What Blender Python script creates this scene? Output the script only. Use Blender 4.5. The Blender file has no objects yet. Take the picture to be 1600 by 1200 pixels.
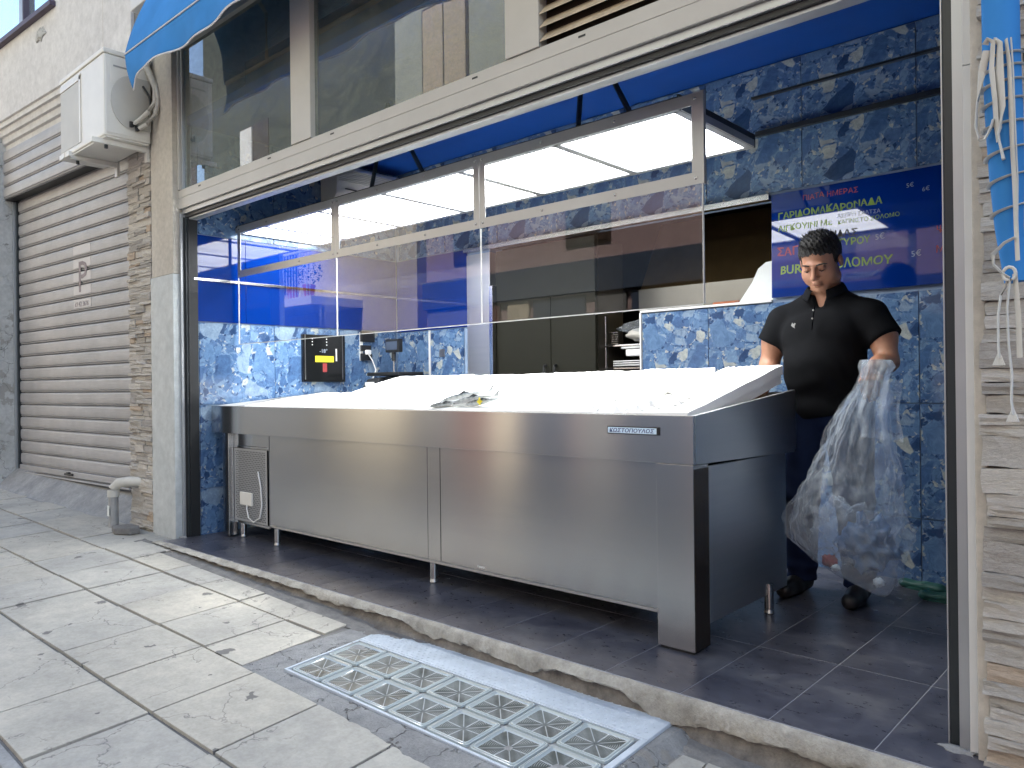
import bpy, bmesh, math, random
import numpy as np
from mathutils import Vector, Matrix, Quaternion, noise as mnoise
random.seed(7)
C = bpy.context.scene.collection
S = bpy.context.scene
R = math.radians

# ------------------------------------------------------------ camera
F, YAW, PITCH, ROLL = 1200.8, .737129, .000867, -.011444
fw = Vector((-math.sin(YAW)*math.cos(PITCH), math.cos(YAW)*math.cos(PITCH), math.sin(PITCH)))
rt = Vector((math.cos(YAW), math.sin(YAW), 0)); up = rt.cross(fw)
r2 = rt*math.cos(ROLL)+up*math.sin(ROLL); u2 = -rt*math.sin(ROLL)+up*math.cos(ROLL)
cd = bpy.data.cameras.new('camera'); cam = bpy.data.objects.new('camera', cd); C.objects.link(cam)
cam.matrix_world = Matrix(((r2.x,u2.x,-fw.x,0),(r2.y,u2.y,-fw.y,0),(r2.z,u2.z,-fw.z,1.05),(0,0,0,1)))
cd.sensor_fit = 'HORIZONTAL'; cd.sensor_width = 36; cd.lens = F/1600*36; cd.clip_start = .05; cd.clip_end = 300
S.camera = cam
# ------------------------------------------------------------ world, sun, exposure
SUN_EL, SUN_AZ = R(52), R(8)          # sun stands behind the shop, the street is in its shade
w = bpy.data.worlds.new('World'); S.world = w; w.use_nodes = True
nt = w.node_tree; bg = nt.nodes['Background']
sky = nt.nodes.new('ShaderNodeTexSky'); sky.sky_type = 'NISHITA'; sky.sun_disc = False
sky.sun_elevation = SUN_EL; sky.sun_rotation = SUN_AZ; sky.dust_density = 1.5
nt.links.new(sky.outputs[0], bg.inputs[0]); bg.inputs[1].default_value = .15
sl = bpy.data.lights.new('sun', 'SUN'); sl.energy = 4.0; sl.angle = R(.5); sl.color = (1, .94, .84)
so = bpy.data.objects.new('sun', sl); C.objects.link(so)
sd = Vector((math.sin(SUN_AZ)*math.cos(SUN_EL), math.cos(SUN_AZ)*math.cos(SUN_EL), math.sin(SUN_EL)))
so.rotation_euler = sd.to_track_quat('Z', 'Y').to_euler(); so.location = (0, 5, 20)
S.view_settings.view_transform = 'Standard'; S.view_settings.look = 'None'
S.view_settings.exposure = 2.05; S.view_settings.gamma = 1; S.view_settings.use_curve_mapping = False
S.render.engine = 'CYCLES'; S.cycles.max_bounces = 10; S.cycles.transparent_max_bounces = 24
LED = 2.0

# ------------------------------------------------------------ materials
def srgb(r, g, b):
    f = lambda c: (c/255/12.92) if c/255 <= .04045 else ((c/255+.055)/1.055)**2.4
    return (f(r), f(g), f(b), 1)
class NT:
    def __init__(s, name):
        s.m = bpy.data.materials.new(name); s.m.use_nodes = True
        s.t = s.m.node_tree; s.n = s.t.nodes; s.p = s.n['Principled BSDF']; s.out = s.n['Material Output']
    def a(s, typ, **k):
        x = s.n.new(typ)
        for kk, v in k.items():
            if kk.startswith('i_'): x.inputs[int(kk[2:])].default_value = v
            else: setattr(x, kk, v)
        return x
    def l(s, a, b): s.t.links.new(a, b)
    def coords(s, kind='Object', scale=(1,1,1), world=False, rot=(0,0,0)):
        if world: src = s.a('ShaderNodeNewGeometry').outputs['Position']
        else: src = s.a('ShaderNodeTexCoord').outputs[kind]
        mp = s.a('ShaderNodeMapping'); mp.inputs['Scale'].default_value = scale; mp.inputs['Rotation'].default_value = rot
        s.l(src, mp.inputs[0]); return mp.outputs[0]
    def noise(s, v, sc, det=4, rough=.55, dist=0, out='Fac'):
        x = s.a('ShaderNodeTexNoise'); x.inputs['Scale'].default_value = sc; x.inputs['Detail'].default_value = det
        x.inputs['Roughness'].default_value = rough; x.inputs['Distortion'].default_value = dist
        s.l(v, x.inputs['Vector']); return x.outputs[out]
    def ramp(s, v, stops, interp='LINEAR'):
        x = s.a('ShaderNodeValToRGB'); e = x.color_ramp.elements; x.color_ramp.interpolation = interp
        while len(e) < len(stops): e.new(.5)
        for el, (p, c) in zip(e, stops):
            el.position = p; el.color = c if hasattr(c, '__len__') else (c, c, c, 1)
        s.l(v, x.inputs[0]); return x.outputs[0]
    def mix(s, f, a, b, mode='MIX'):
        x = s.a('ShaderNodeMix', data_type='RGBA', blend_type=mode)
        for sock, v in ((x.inputs[0], f), (x.inputs[6], a), (x.inputs[7], b)):
            if hasattr(v, 'node'): s.l(v, sock)
            else: sock.default_value = v
        return x.outputs[2]
    def math(s, op, a, b=None):
        x = s.a('ShaderNodeMath', operation=op)
        for i, v in enumerate((a, b)):
            if v is None: continue
            if hasattr(v, 'node'): s.l(v, x.inputs[i])
            else: x.inputs[i].default_value = v
        return x.outputs[0]
    def set(s, name, v):
        if hasattr(v, 'node'): s.l(v, s.p.inputs[name])
        else: s.p.inputs[name].default_value = v
    def bump(s, h, st=.3, d=.01):
        x = s.a('ShaderNodeBump'); x.inputs['Strength'].default_value = st; x.inputs['Distance'].default_value = d
        s.l(h, x.inputs['Height']); s.l(x.outputs[0], s.p.inputs['Normal'])
def plain(name, col, rough=.5, metal=0, var=.12, scale=9, bump=0, spec=.5):
    n = NT(name); v = n.coords(world=True); f = n.noise(v, scale, 5, .6)
    a = tuple(c*(1-var) for c in col[:3])+(1,); b = tuple(min(1, c*(1+var)) for c in col[:3])+(1,)
    n.set('Base Color', n.ramp(f, [(.3, a), (.7, b)])); n.set('Roughness', rough); n.set('Metallic', metal)
    n.set('Specular IOR Level', spec)
    if bump: n.bump(n.noise(v, scale*12, 4), bump, .004)
    return n.m
def mat_steel(name, rough=.3, dark=1.0, aniso=.93):
    n = NT(name); v = n.coords(world=True, scale=(.35, .35, 9)); f = n.noise(v, 5, 3)
    n.set('Base Color', n.ramp(f, [(.2, (.545*dark,.55*dark,.555*dark,1)), (.8, (.585*dark,.585*dark,.585*dark,1))])); n.set('Metallic', 1)
    n.set('Roughness', rough)
    n.set('Anisotropic', aniso); n.set('Anisotropic Rotation', .25)
    tg = n.a('ShaderNodeTangent', direction_type='RADIAL', axis='Z'); n.l(tg.outputs[0], n.p.inputs['Tangent'])
    
    return n.m
def mat_agate():
    n = NT('agate_tile_print'); co = n.coords('Object')
    nz = n.noise(co, 5, 3, .5, out='Color')
    sub = n.a('ShaderNodeVectorMath', operation='SUBTRACT'); n.l(nz, sub.inputs[0]); sub.inputs[1].default_value = (.5,.5,.5)
    sc = n.a('ShaderNodeVectorMath', operation='SCALE'); n.l(sub.outputs[0], sc.inputs[0]); sc.inputs[3].default_value = .11
    ad = n.a('ShaderNodeVectorMath', operation='ADD'); n.l(co, ad.inputs[0]); n.l(sc.outputs[0], ad.inputs[1]); P = ad.outputs[0]
    def vor(scale, feat='F1', rnd=1):
        x = n.a('ShaderNodeTexVoronoi', feature=feat); x.inputs['Scale'].default_value = scale; x.inputs['Randomness'].default_value = rnd
        n.l(P, x.inputs['Vector']); return x
    big, bige = vor(5.4), vor(5.4, 'DISTANCE_TO_EDGE'); sm, sme = vor(16), vor(16, 'DISTANCE_TO_EDGE'); ti, tie = vor(60), vor(60, 'DISTANCE_TO_EDGE')
    def col(v, off=0):
        s = n.a('ShaderNodeSeparateColor'); n.l(v.outputs['Color'], s.inputs[0])
        return n.ramp(s.outputs[off], [(0, (.030,.065,.15,1)), (.10, (.065,.13,.26,1)), (.30, (.105,.19,.33,1)), (.50, (.15,.245,.38,1)), (.68, (.085,.155,.29,1)), (.80, (.20,.28,.38,1)), (.92, (.36,.39,.37,1))], 'CONSTANT')
    cb, cs, ct = col(big), col(sm, 1), col(ti, 2)
    msk = n.ramp(bige.outputs['Distance'], [(.10, 1), (.13, 0)]); sel = n.a('ShaderNodeSeparateColor'); n.l(big.outputs['Color'], sel.inputs[0])
    frag = n.ramp(sel.outputs[2], [(.56, 0), (.59, 1)])
    m1 = n.math('MAXIMUM', msk, frag)
    c = n.mix(m1, cb, cs)
    m2 = n.math('MULTIPLY', m1, n.ramp(sme.outputs['Distance'], [(.06, 1), (.13, 0)]))
    c = n.mix(m2, c, ct)
    band = n.noise(n.coords('Object', scale=(1, 1, 1)), 16, 7, .65, 1.2)
    c = n.mix(.75, c, n.ramp(band, [(.28, (.55,.58,.64,1)), (.5, (.95,.95,.97,1)), (.72, (1.3,1.26,1.2,1))]), 'MULTIPLY')
    wv = n.a('ShaderNodeTexNoise'); wv.inputs['Scale'].default_value = 9; wv.inputs['Detail'].default_value = 8; wv.inputs['Distortion'].default_value = 3; n.l(P, wv.inputs['Vector'])
    c = n.mix(.35, c, n.ramp(wv.outputs[0], [(.45, (1,1,1,1)), (.5, (1.5,1.5,1.45,1)), (.55, (1,1,1,1))]), 'MULTIPLY')
    vein = n.ramp(bige.outputs['Distance'], [(0, 1), (.022, 0)]); vein2 = n.ramp(sme.outputs['Distance'], [(0, 1), (.04, 0)])
    sp = n.ramp(n.noise(co, 40, 3), [(.45, 0), (.6, 1)])
    vv = n.math('MULTIPLY', n.math('MAXIMUM', vein, n.math('MULTIPLY', vein2, m1)), sp)
    c = n.mix(n.math('MULTIPLY', vv, .6), c, (.05,.08,.16,1))
    n.set('Base Color', c); n.set('Roughness', .12); n.set('Specular IOR Level', .5)
    return n.m
def mat_floor():
    n = NT('dark_floor_tile'); v = n.coords(world=True, scale=(1,1.6,1)); oi = n.a('ShaderNodeObjectInfo')
    ad = n.a('ShaderNodeVectorMath', operation='ADD'); n.l(v, ad.inputs[0]); n.l(oi.outputs['Random'], ad.inputs[1])
    f = n.noise(ad.outputs[0], 3.5, 8, .66, .6); g = n.noise(ad.outputs[0], 22, 6, .7)
    c = n.ramp(f, [(.3, (.038,.039,.052,1)), (.5, (.066,.066,.084,1)), (.68, (.12,.118,.128,1))])
    c = n.mix(.35, c, n.ramp(g, [(.35, (.5,.5,.5,1)), (.75, (1.8,1.8,1.8,1))]), 'MULTIPLY')
    n.set('Base Color', c); n.set('Roughness', n.ramp(g, [(.3, .24), (.7, .42)])); n.bump(g, .08, .003)
    return n.m
def mat_slab():
    n = NT('worn_pavement_slab'); v = n.coords(world=True); oi = n.a('ShaderNodeObjectInfo')
    f = n.noise(v, 2.2, 8, .62); g = n.noise(v, 60, 5, .7); h = n.noise(v, 14, 6, .7)
    c = n.ramp(f, [(.3, (.34,.325,.29,1)), (.55, (.45,.425,.37,1)), (.75, (.54,.505,.43,1))])
    c = n.mix(.6, c, n.ramp(oi.outputs['Random'], [(0, (.86,.88,.92,1)), (.5, (1,1,1,1)), (1, (1.08,1.05,1.0,1))]), 'MULTIPLY')
    c = n.mix(.55, c, n.ramp(h, [(.3, (.74,.74,.74,1)), (.6, (1.04,1.04,1.02,1))]), 'MULTIPLY')
    c = n.mix(.45, c, n.ramp(g, [(.3, (.7,.7,.7,1)), (.65, (1.08,1.08,1.08,1))]), 'MULTIPLY')
    # hairline cracks
    nz = n.noise(v, 6, 4, .6, out='Color'); sub = n.a('ShaderNodeVectorMath', operation='SCALE'); n.l(nz, sub.inputs[0]); sub.inputs[3].default_value = .22
    ad = n.a('ShaderNodeVectorMath', operation='ADD'); n.l(v, ad.inputs[0]); n.l(sub.outputs[0], ad.inputs[1])
    cr = n.a('ShaderNodeTexVoronoi', feature='DISTANCE_TO_EDGE'); cr.inputs['Scale'].default_value = 2.6; n.l(ad.outputs[0], cr.inputs['Vector'])
    line = n.ramp(cr.outputs['Distance'], [(0, 1), (.009, 0)]); gate = n.ramp(n.noise(v, 2.6, 2), [(.46, 0), (.53, 1)])
    ck = n.math('MULTIPLY', line, gate); c = n.mix(n.math('MULTIPLY', ck, .8), c, (.13,.125,.12,1))
    # chewing-gum and oil blots
    vv = n.a('ShaderNodeTexVoronoi', feature='F1', voronoi_dimensions='2D'); vv.inputs['Scale'].default_value = 3.6; n.l(ad.outputs[0], vv.inputs['Vector'])
    s = n.a('ShaderNodeSeparateColor'); n.l(vv.outputs['Color'], s.inputs[0])
    rad = n.math('MULTIPLY', n.ramp(s.outputs[0], [(.42, 0), (1, 1)]), .10)
    blot = n.ramp(n.math('SUBTRACT', rad, vv.outputs['Distance']), [(0, 0), (.012, 1)])
    c = n.mix(n.math('MULTIPLY', blot, .85), c, (.11,.105,.10,1))
    fl = n.ramp(n.noise(n.coords(world=True, scale=(1,2.5,1)), 24, 3), [(.70, 0), (.74, 1)]); c = n.mix(n.math('MULTIPLY', fl, .35), c, (.2,.19,.18,1))
    n.set('Base Color', c); n.set('Roughness', .82)
    n.bump(n.math('SUBTRACT', g, n.math('MULTIPLY', ck, 2)), .3, .004)
    return n.m
def mat_rough(name, a, b, scale=8, bump=.6, rough=.9, crack=None):
    n = NT(name); v = n.coords(world=True); f = n.noise(v, scale, 8, .65); g = n.noise(v, scale*9, 5, .7)
    c = n.ramp(f, [(.3, a), (.7, b)]); c = n.mix(.5, c, n.ramp(g, [(.3, (.65,.65,.65,1)), (.7, (1.15,1.15,1.15,1))]), 'MULTIPLY')
    hgt = g
    if crack:
        ad = n.a('ShaderNodeVectorMath', operation='ADD'); n.l(v, ad.inputs[0]); nz = n.noise(v, 4, 4, .6, out='Color')
        sc = n.a('ShaderNodeVectorMath', operation='SCALE'); n.l(nz, sc.inputs[0]); sc.inputs[3].default_value = .5; n.l(sc.outputs[0], ad.inputs[1])
        cr = n.a('ShaderNodeTexVoronoi', feature='DISTANCE_TO_EDGE'); cr.inputs['Scale'].default_value = crack; n.l(ad.outputs[0], cr.inputs['Vector'])
        li = n.ramp(cr.outputs['Distance'], [(0, 1), (.015, 0)]); gate = n.ramp(n.noise(v, 2, 2), [(.44, 0), (.52, 1)])
        c = n.mix(n.math('MULTIPLY', n.math('MULTIPLY', li, gate), .8), c, (.1,.09,.08,1))
        pz = n.ramp(n.noise(v, 3.2, 5, .6), [(.60, 0), (.62, 1)]); c = n.mix(n.math('MULTIPLY', pz, .6), c, (.25,.23,.20,1))
        hgt = n.math('SUBTRACT', g, n.math('MULTIPLY', li, 2))
    n.set('Base Color', c); n.set('Roughness', rough); n.bump(hgt, bump, .006)
    return n.m
def mat_stone():
    n = NT('ledge_stone'); v = n.coords('Object', scale=(1,1,1.5)); oi = n.a('ShaderNodeObjectInfo')
    ad = n.a('ShaderNodeVectorMath', operation='ADD'); n.l(v, ad.inputs[0]); sc = n.math('MULTIPLY', oi.outputs['Random'], 30); n.l(sc, ad.inputs[1])
    f = n.noise(ad.outputs[0], 9, 8, .68, .6); g = n.noise(ad.outputs[0], 45, 5, .7)
    base = n.ramp(oi.outputs['Random'], [(0, (.50,.46,.40,1)), (.18, (.60,.55,.48,1)), (.34, (.44,.41,.37,1)), (.5, (.64,.60,.53,1)), (.66, (.55,.52,.47,1)), (.84, (.56,.45,.34,1)), (.9, (.66,.62,.56,1))], 'CONSTANT')
    c = n.mix(.5, base, n.ramp(f, [(.3, (.55,.52,.5,1)), (.55, (1,1,1,1)), (.75, (1.3,1.28,1.22,1))]), 'MULTIPLY')
    c = n.mix(.6, c, n.ramp(g, [(.3, (.6,.6,.6,1)), (.65, (1.1,1.1,1.1,1))]), 'MULTIPLY')
    n.set('Base Color', c); n.set('Roughness', .85); n.bump(n.math('ADD', f, n.math('MULTIPLY', g, .4)), .7, .012)
    return n.m
def mat_glass(name, tint=(1,1,1,1), film=0.0, filmcol=(.4,.45,.42,1), gl=1.0):
    n = NT(name); n.n.remove(n.p)
    tr = n.a('ShaderNodeBsdfTransparent'); tr.inputs[0].default_value = tint
    g = n.a('ShaderNodeBsdfGlossy'); g.inputs['Roughness'].default_value = .004
    fr = n.a('ShaderNodeFresnel'); fr.inputs[0].default_value = 1.5
    bf = n.a('ShaderNodeNewGeometry'); ff = n.math('SUBTRACT', 1.0, bf.outputs['Backfacing'])
    m = n.a('ShaderNodeMixShader'); n.l(n.math('MULTIPLY', n.math('MULTIPLY', fr.outputs[0], gl), ff), m.inputs[0]); n.l(tr.outputs[0], m.inputs[1]); n.l(g.outputs[0], m.inputs[2])
    o = m.outputs[0]
    d = n.a('ShaderNodeBsdfDiffuse'); d.inputs[0].default_value = filmcol
    v = n.coords(world=True, scale=(1,1,1.6)); a = n.noise(v, 3, 6, .7, 1.5); sp = n.ramp(n.noise(n.coords(world=True), 170, 2), [(.735, 0), (.76, 1)])
    k = n.math('MULTIPLY', n.ramp(a, [(.3, .1), (.75, 1)]), film)
    k = n.math('MAXIMUM', k, n.math('MULTIPLY', sp, .25))
    m2 = n.a('ShaderNodeMixShader'); n.l(k, m2.inputs[0]); n.l(o, m2.inputs[1]); n.l(d.outputs[0], m2.inputs[2])
    n.l(m2.outputs[0], n.out.inputs[0]); return n.m
def mat_emit(name, col, st):
    n = NT(name); n.set('Base Color', (.8,.8,.8,1)); n.set('Emission Color', col); n.set('Emission Strength', st); return n.m
def mat_fabric(name, col, rough=.85, weave=900, tr=0.0):
    n = NT(name); v = n.coords(world=True); g = n.noise(v, weave, 2); f = n.noise(v, 4, 5)
    a = tuple(c*.82 for c in col[:3])+(1,)
    c = n.ramp(f, [(.3, a), (.7, col)]); n.set('Base Color', c); n.set('Roughness', rough); n.set('Specular IOR Level', .12); n.bump(g, .15, .001)
    if tr:
        t = n.a('ShaderNodeBsdfTranslucent'); n.l(c, t.inputs[0]); m = n.a('ShaderNodeMixShader'); m.inputs[0].default_value = tr
        n.l(n.p.outputs[0], m.inputs[1]); n.l(t.outputs[0], m.inputs[2]); n.l(m.outputs[0], n.out.inputs[0])
    return n.m
def mat_bag():
    n = NT('clear_polythene'); n.set('Base Color', (.76,.81,.84,1)); n.set('Roughness', .12); n.set('Specular IOR Level', .9)
    v = n.coords('Object'); a = n.noise(n.coords('Object', scale=(2.4,2.4,.8)), 5, 6, .6, 1.2); b = n.noise(v, 12, 3, .5, .5)
    n.bump(n.math('ADD', a, n.math('MULTIPLY', b, .25)), 1.0, .05)
    tr = n.a('ShaderNodeBsdfTransparent'); tr.inputs[0].default_value = (.93,.96,1,1)
    lw = n.a('ShaderNodeLayerWeight'); lw.inputs[0].default_value = .35
    k = n.math('ADD', n.math('MULTIPLY', lw.outputs['Facing'], .27), n.ramp(a, [(.42, .07), (.5, .15), (.58, .07)]))
    m = n.a('ShaderNodeMixShader'); n.l(k, m.inputs[0]); n.l(tr.outputs[0], m.inputs[1]); n.l(n.p.outputs[0], m.inputs[2]); n.l(m.outputs[0], n.out.inputs[0])
    return n.m
def mat_skin():
    n = NT('skin'); v = n.coords(world=True); f = n.noise(v, 14, 5)
    n.set('Base Color', n.ramp(f, [(.3, (.33,.155,.09,1)), (.7, (.44,.225,.14,1))])); n.set('Roughness', .48)
    n.set('Subsurface Weight', .1); n.set('Subsurface Scale', .01); n.bump(n.noise(v, 250, 3), .12, .001); return n.m
def mat_foam():
    n = NT('white_foam'); v = n.coords(world=True); c = n.a('ShaderNodeTexVoronoi'); c.inputs['Scale'].default_value = 260; n.l(v, c.inputs['Vector'])
    n.set('Base Color', (.88,.875,.85,1)); n.set('Roughness', .6); n.bump(c.outputs['Distance'], .2, .001); return n.m
def mat_blockglass():
    n = NT('ribbed_block_glass'); co = n.coords('Object')
    sp = n.a('ShaderNodeSeparateXYZ'); n.l(co, sp.inputs[0])
    ln = n.a('ShaderNodeVectorMath', operation='LENGTH'); n.l(co, ln.inputs[0])
    ring = n.math('SINE', n.math('MULTIPLY', ln.outputs['Value'], 900))
    ax = n.math('ABSOLUTE', sp.outputs[0]); ay = n.math('ABSOLUTE', sp.outputs[1])
    star = n.math('ABSOLUTE', n.math('SUBTRACT', ax, ay))
    cross = n.math('MINIMUM', ax, ay); st = n.math('MINIMUM', star, cross)
    rib = n.ramp(st, [(0, 1), (.0035, 0)])
    far = n.ramp(ln.outputs['Value'], [(.010, 0), (.02, 1)])
    sec = n.ramp(star, [(.018, 0), (.035, 1)])
    rr = n.math('MULTIPLY', n.math('MULTIPLY', n.ramp(ring, [(.45, 0), (.6, 1)]), sec), far)
    c = n.ramp(n.noise(n.coords(world=True), 7, 4), [(.35, (.05,.06,.06,1)), (.65, (.13,.145,.145,1))])
    rr2 = n.math('MULTIPLY', rr, .65); rb2 = n.math('MULTIPLY', n.math('MULTIPLY', rib, far), .7)
    c = n.mix(rr2, c, (.34,.36,.36,1)); c = n.mix(rb2, c, (.6,.63,.64,1))
    n.set('Base Color', c); n.set('Roughness', .1); n.set('Coat Weight', .15); n.set('Coat Roughness', .08); n.set('Specular IOR Level', .25)
    n.bump(n.math('ADD', rr, rib), .5, .003); return n.m
def mat_blockrim():
    n = NT('moulded_glass_rim'); n.set('Base Color', (.40,.45,.45,1)); n.set('Roughness', .10); n.set('Coat Weight', .8)
    n.bump(n.noise(n.coords(world=True), 30, 3), .15, .003); return n.m

M = {}
M['steel'] = mat_steel('brushed_steel', .20, .88); M['steel_side'] = mat_steel('soft_steel', .40, 1.15, .4)  # steel_side base brightened to carry the sky reflection
M['steel_dull'] = mat_steel('dull_steel', .42, .85, .5)
M['agate'] = mat_agate(); M['floor'] = mat_floor(); M['slab'] = mat_slab(); M['stone'] = mat_stone()
M['grout'] = plain('pale_grout', (.32,.32,.34,1), .8); M['wallgrout'] = plain('wall_grout', (.22,.30,.42,1), .7)
M['mortar'] = mat_rough('grey_mortar', (.13,.125,.12,1), (.24,.23,.215,1), 9, .8)
M['cement'] = mat_rough('patch_cement', (.20,.205,.21,1), (.36,.36,.35,1), 5, .7)
M['border'] = mat_rough('cement_and_slurry', (.20,.20,.20,1), (.31,.31,.30,1), 12, .9, .9, 5.0)
M['sill'] = mat_rough('broken_sill', (.27,.25,.21,1), (.52,.49,.42,1), 9, 1.0)
M['under2'] = mat_rough('exposed_grey_core', (.10,.09,.08,1), (.30,.27,.23,1), 10, 1); M['under'] = mat_rough('crumbled_brown', (.05,.045,.04,1), (.17,.14,.11,1), 14, 1)
M['plaster'] = mat_rough('pale_plaster', (.60,.59,.58,1), (.68,.67,.65,1), 1.6, .12)
M['plaster_warm'] = mat_rough('warm_plaster', (.46,.42,.36,1), (.58,.54,.47,1), 3, .25)
M['old_plaster'] = mat_rough('flaking_plaster', (.42,.42,.40,1), (.56,.56,.54,1), 3, .6, .9, 3.4)
M['cream_metal'] = plain('cream_aluminium', (.47,.455,.42,1), .42, 0, .06, 3)
M['cream_old'] = plain('stained_cream_aluminium', (.48,.40,.29,1), .5, 0, .22, 14)
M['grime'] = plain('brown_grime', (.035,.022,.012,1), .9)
M['marble'] = mat_rough('grey_marble', (.42,.45,.45,1), (.56,.58,.57,1), 1.7, .08, .55)
M['alu'] = plain('satin_aluminium', (.42,.43,.44,1), .38, .6, .06, 3)
M['white_jamb'] = plain('pale_jamb_coat', (.62,.62,.60,1), .45, 0, .05, 5)
M['black'] = plain('black_rubber', (.012,.013,.014,1), .5); M['gloss_black'] = plain('black_gloss', (.008,.009,.010,1), .12)
M['darkrail'] = plain('dark_rail', (.02,.025,.028,1), .35)
M['blue_gloss'] = plain('blue_back_painted_glass', (.001,.022,.17,1), .025, 0, .04, 2); M['blue_ceil'] = plain('blue_ceiling', (.002,.055,.30,1), .5, 0, .03, 2)
M['blue_cloth'] = mat_fabric('blue_awning_canvas', (.05,.25,.62,1), .75, 900, .03); M['rope'] = mat_fabric('white_cotton_tape', (.66,.65,.60,1), .9, 400)
M['piping'] = mat_fabric('white_piping', (.8,.8,.8,1), .8)
M['white'] = plain('white_plastic', (.75,.75,.73,1), .4, 0, .03); M['ac_white'] = plain('ac_enamel', (.72,.70,.64,1), .38, 0, .05, 4); M['ac_grey'] = plain('ac_grille_grey', (.50,.49,.45,1), .5, 0, .06, 4)
M['hose'] = plain('lagging_tape', (.52,.50,.45,1), .7, 0, .12, 30, .3)
M['shutter'] = None
M['glass'] = mat_glass('guard_glass', gl=1.7); M['transom_glass'] = mat_glass('dusty_window_glass', (.75,.8,.78,1), .30, (.30,.33,.29,1), 2.6)
M['perspex'] = mat_glass('perspex_strip_glass', (.95,.96,.97,1), .05)
def mat_led():
    n = NT('led_diffuser'); n.n.remove(n.p); t = n.a('ShaderNodeBsdfTransparent'); e = n.a('ShaderNodeEmission'); e.inputs[0].default_value = (.97,.99,1,1); e.inputs[1].default_value = 1.7
    ad = n.a('ShaderNodeAddShader'); n.l(t.outputs[0], ad.inputs[0]); n.l(e.outputs[0], ad.inputs[1]); n.l(ad.outputs[0], n.out.inputs[0]); return n.m
M['led'] = mat_led()
M['foam'] = mat_foam(); M['paper'] = plain('white_paper', (.72,.75,.72,1), .8, 0, .04); M['yellow'] = plain('yellow_label', (.75,.62,.03,1), .6, 0, .03)
M['fish'] = None
M['shirt'] = mat_fabric('black_pique', (.006,.0065,.008,1), .9, 700); M['jeans'] = mat_fabric('dark_denim', (.012,.022,.06,1), .85, 600)
M['skin'] = mat_skin(); M['hair'] = mat_rough('black_hair', (.006,.005,.005,1), (.02,.018,.016,1), 60, .9, .45); M['shoe'] = plain('black_shoe', (.015,.015,.016,1), .4)
M['bag'] = mat_bag(); M['blockglass'] = mat_blockglass(); M['blockrim'] = mat_blockrim()
M['plate'] = plain('pale_blue_painted_iron', (.47,.52,.57,1), .42, 0, .14, 9)
M['pvc'] = plain('grey_pvc', (.32,.32,.31,1), .55, 0, .12, 12); M['pvc_light'] = plain('dirty_white_pvc', (.55,.53,.47,1), .55, 0, .12, 12)
M['asphalt'] = mat_rough('asphalt', (.04,.04,.042,1), (.07,.07,.07,1), 5, .6)
M['pinkwall'] = mat_rough('pinkish_render', (.36,.25,.25,1), (.44,.32,.31,1), 1.2, .2); M['creamwall'] = mat_rough('cream_render', (.60,.52,.38,1), (.68,.60,.46,1), 1.2, .2)
M['darkwood'] = plain('dark_brown_wood', (.05,.03,.02,1), .5); M['greyblue'] = plain('grey_blue_shopfront', (.06,.08,.12,1), .3)
M['red'] = plain('red_cloth', (.45,.05,.05,1), .8); M['pinkcloth'] = plain('pink_cloth', (.6,.35,.38,1), .8); M['bluecloth2'] = plain('light_blue_cloth', (.3,.45,.65,1), .8)
M['leafm'] = plain('balcony_leaf', (.03,.07,.02,1), .6, 0, .3, 20)
M['kitwall'] = plain('kitchen_dark_brown', (.028,.025,.018,1), .35); M['cupdoor'] = plain('olive_black_door', (.020,.020,.014,1), .6, 0, .05, 3, spec=.15); M['green'] = plain('mint_rubber', (.02,.10,.08,1), .5)
M['orange'] = plain('orange_plastic', (.55,.16,.06,1), .5); M['purple'] = plain('purple_brown_frame', (.07,.05,.08,1), .5)
M['winpane'] = plain('mirror_window', (.75,.9,.95,1), .03, .9, .02)
M['yelgreen'] = plain('neon_marker', (.17,.27,.03,1), .6, 0, .15, 40); M['redmark'] = plain('red_marker', (.30,.04,.04,1), .6, 0, .15, 40); M['whmark'] = plain('white_marker', (.26,.30,.36,1), .6, 0, .15, 40); M['blkmark'] = plain('black_marker', (.01,.01,.012,1), .6)
M['badge_blue'] = plain('badge_blue', (.01,.03,.18,1), .4, 0, .02); M['badge_bg'] = plain('badge_pale_blue', (.66,.82,.95,1), .35, 0, .02)
M['bronze'] = plain('warm_lit_hood_steel', (.22,.15,.07,1), .28, .9, .2, 2); M['bronze2'] = plain('greasy_hood_steel', (.20,.19,.16,1), .4, .8, .1, 3)  # warm glow on the hood is painted into these brown steels
M['darkblock'] = plain('dark_weathered_render', (.035,.042,.036,1), .9); M['paleband'] = mat_rough('grey_green_render', (.34,.36,.31,1), (.42,.44,.38,1), 1.2, .2); M['redbrown'] = plain('red_brown_shopfront', (.16,.07,.06,1), .5); M['midgrey'] = plain('mid_grey_shopfront', (.20,.20,.20,1), .5)  # darkblock has its shade baked into the dark colour
M['darksteel'] = plain('dark_film_on_steel', (.07,.055,.045,1), .25, .8, .1, 3)  # dark brown reflection put into the steel colour
def mat_shutter():
    n = NT('shutter_enamel'); v = n.coords(world=True); f = n.noise(v, 3, 6, .65)
    st = n.noise(n.coords(world=True, scale=(1,1,25)), 6, 5, .6)
    pf = n.a('ShaderNodeTexVoronoi'); pf.inputs['Scale'].default_value = 1; pf.inputs['Randomness'].default_value = 0; n.l(n.coords(world=True, scale=(55,55,55)), pf.inputs['Vector'])
    c = n.ramp(f, [(.3, (.33,.325,.33,1)), (.7, (.44,.435,.44,1))]); c = n.mix(.5, c, n.ramp(st, [(.3, (.72,.72,.70,1)), (.7, (1.1,1.1,1.1,1))]), 'MULTIPLY')
    n.set('Base Color', c); n.set('Roughness', .5); n.set('Metallic', .15); n.bump(n.math('ADD', pf.outputs['Distance'], f), .12, .003); return n.m
M['shutter'] = mat_shutter()
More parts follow.
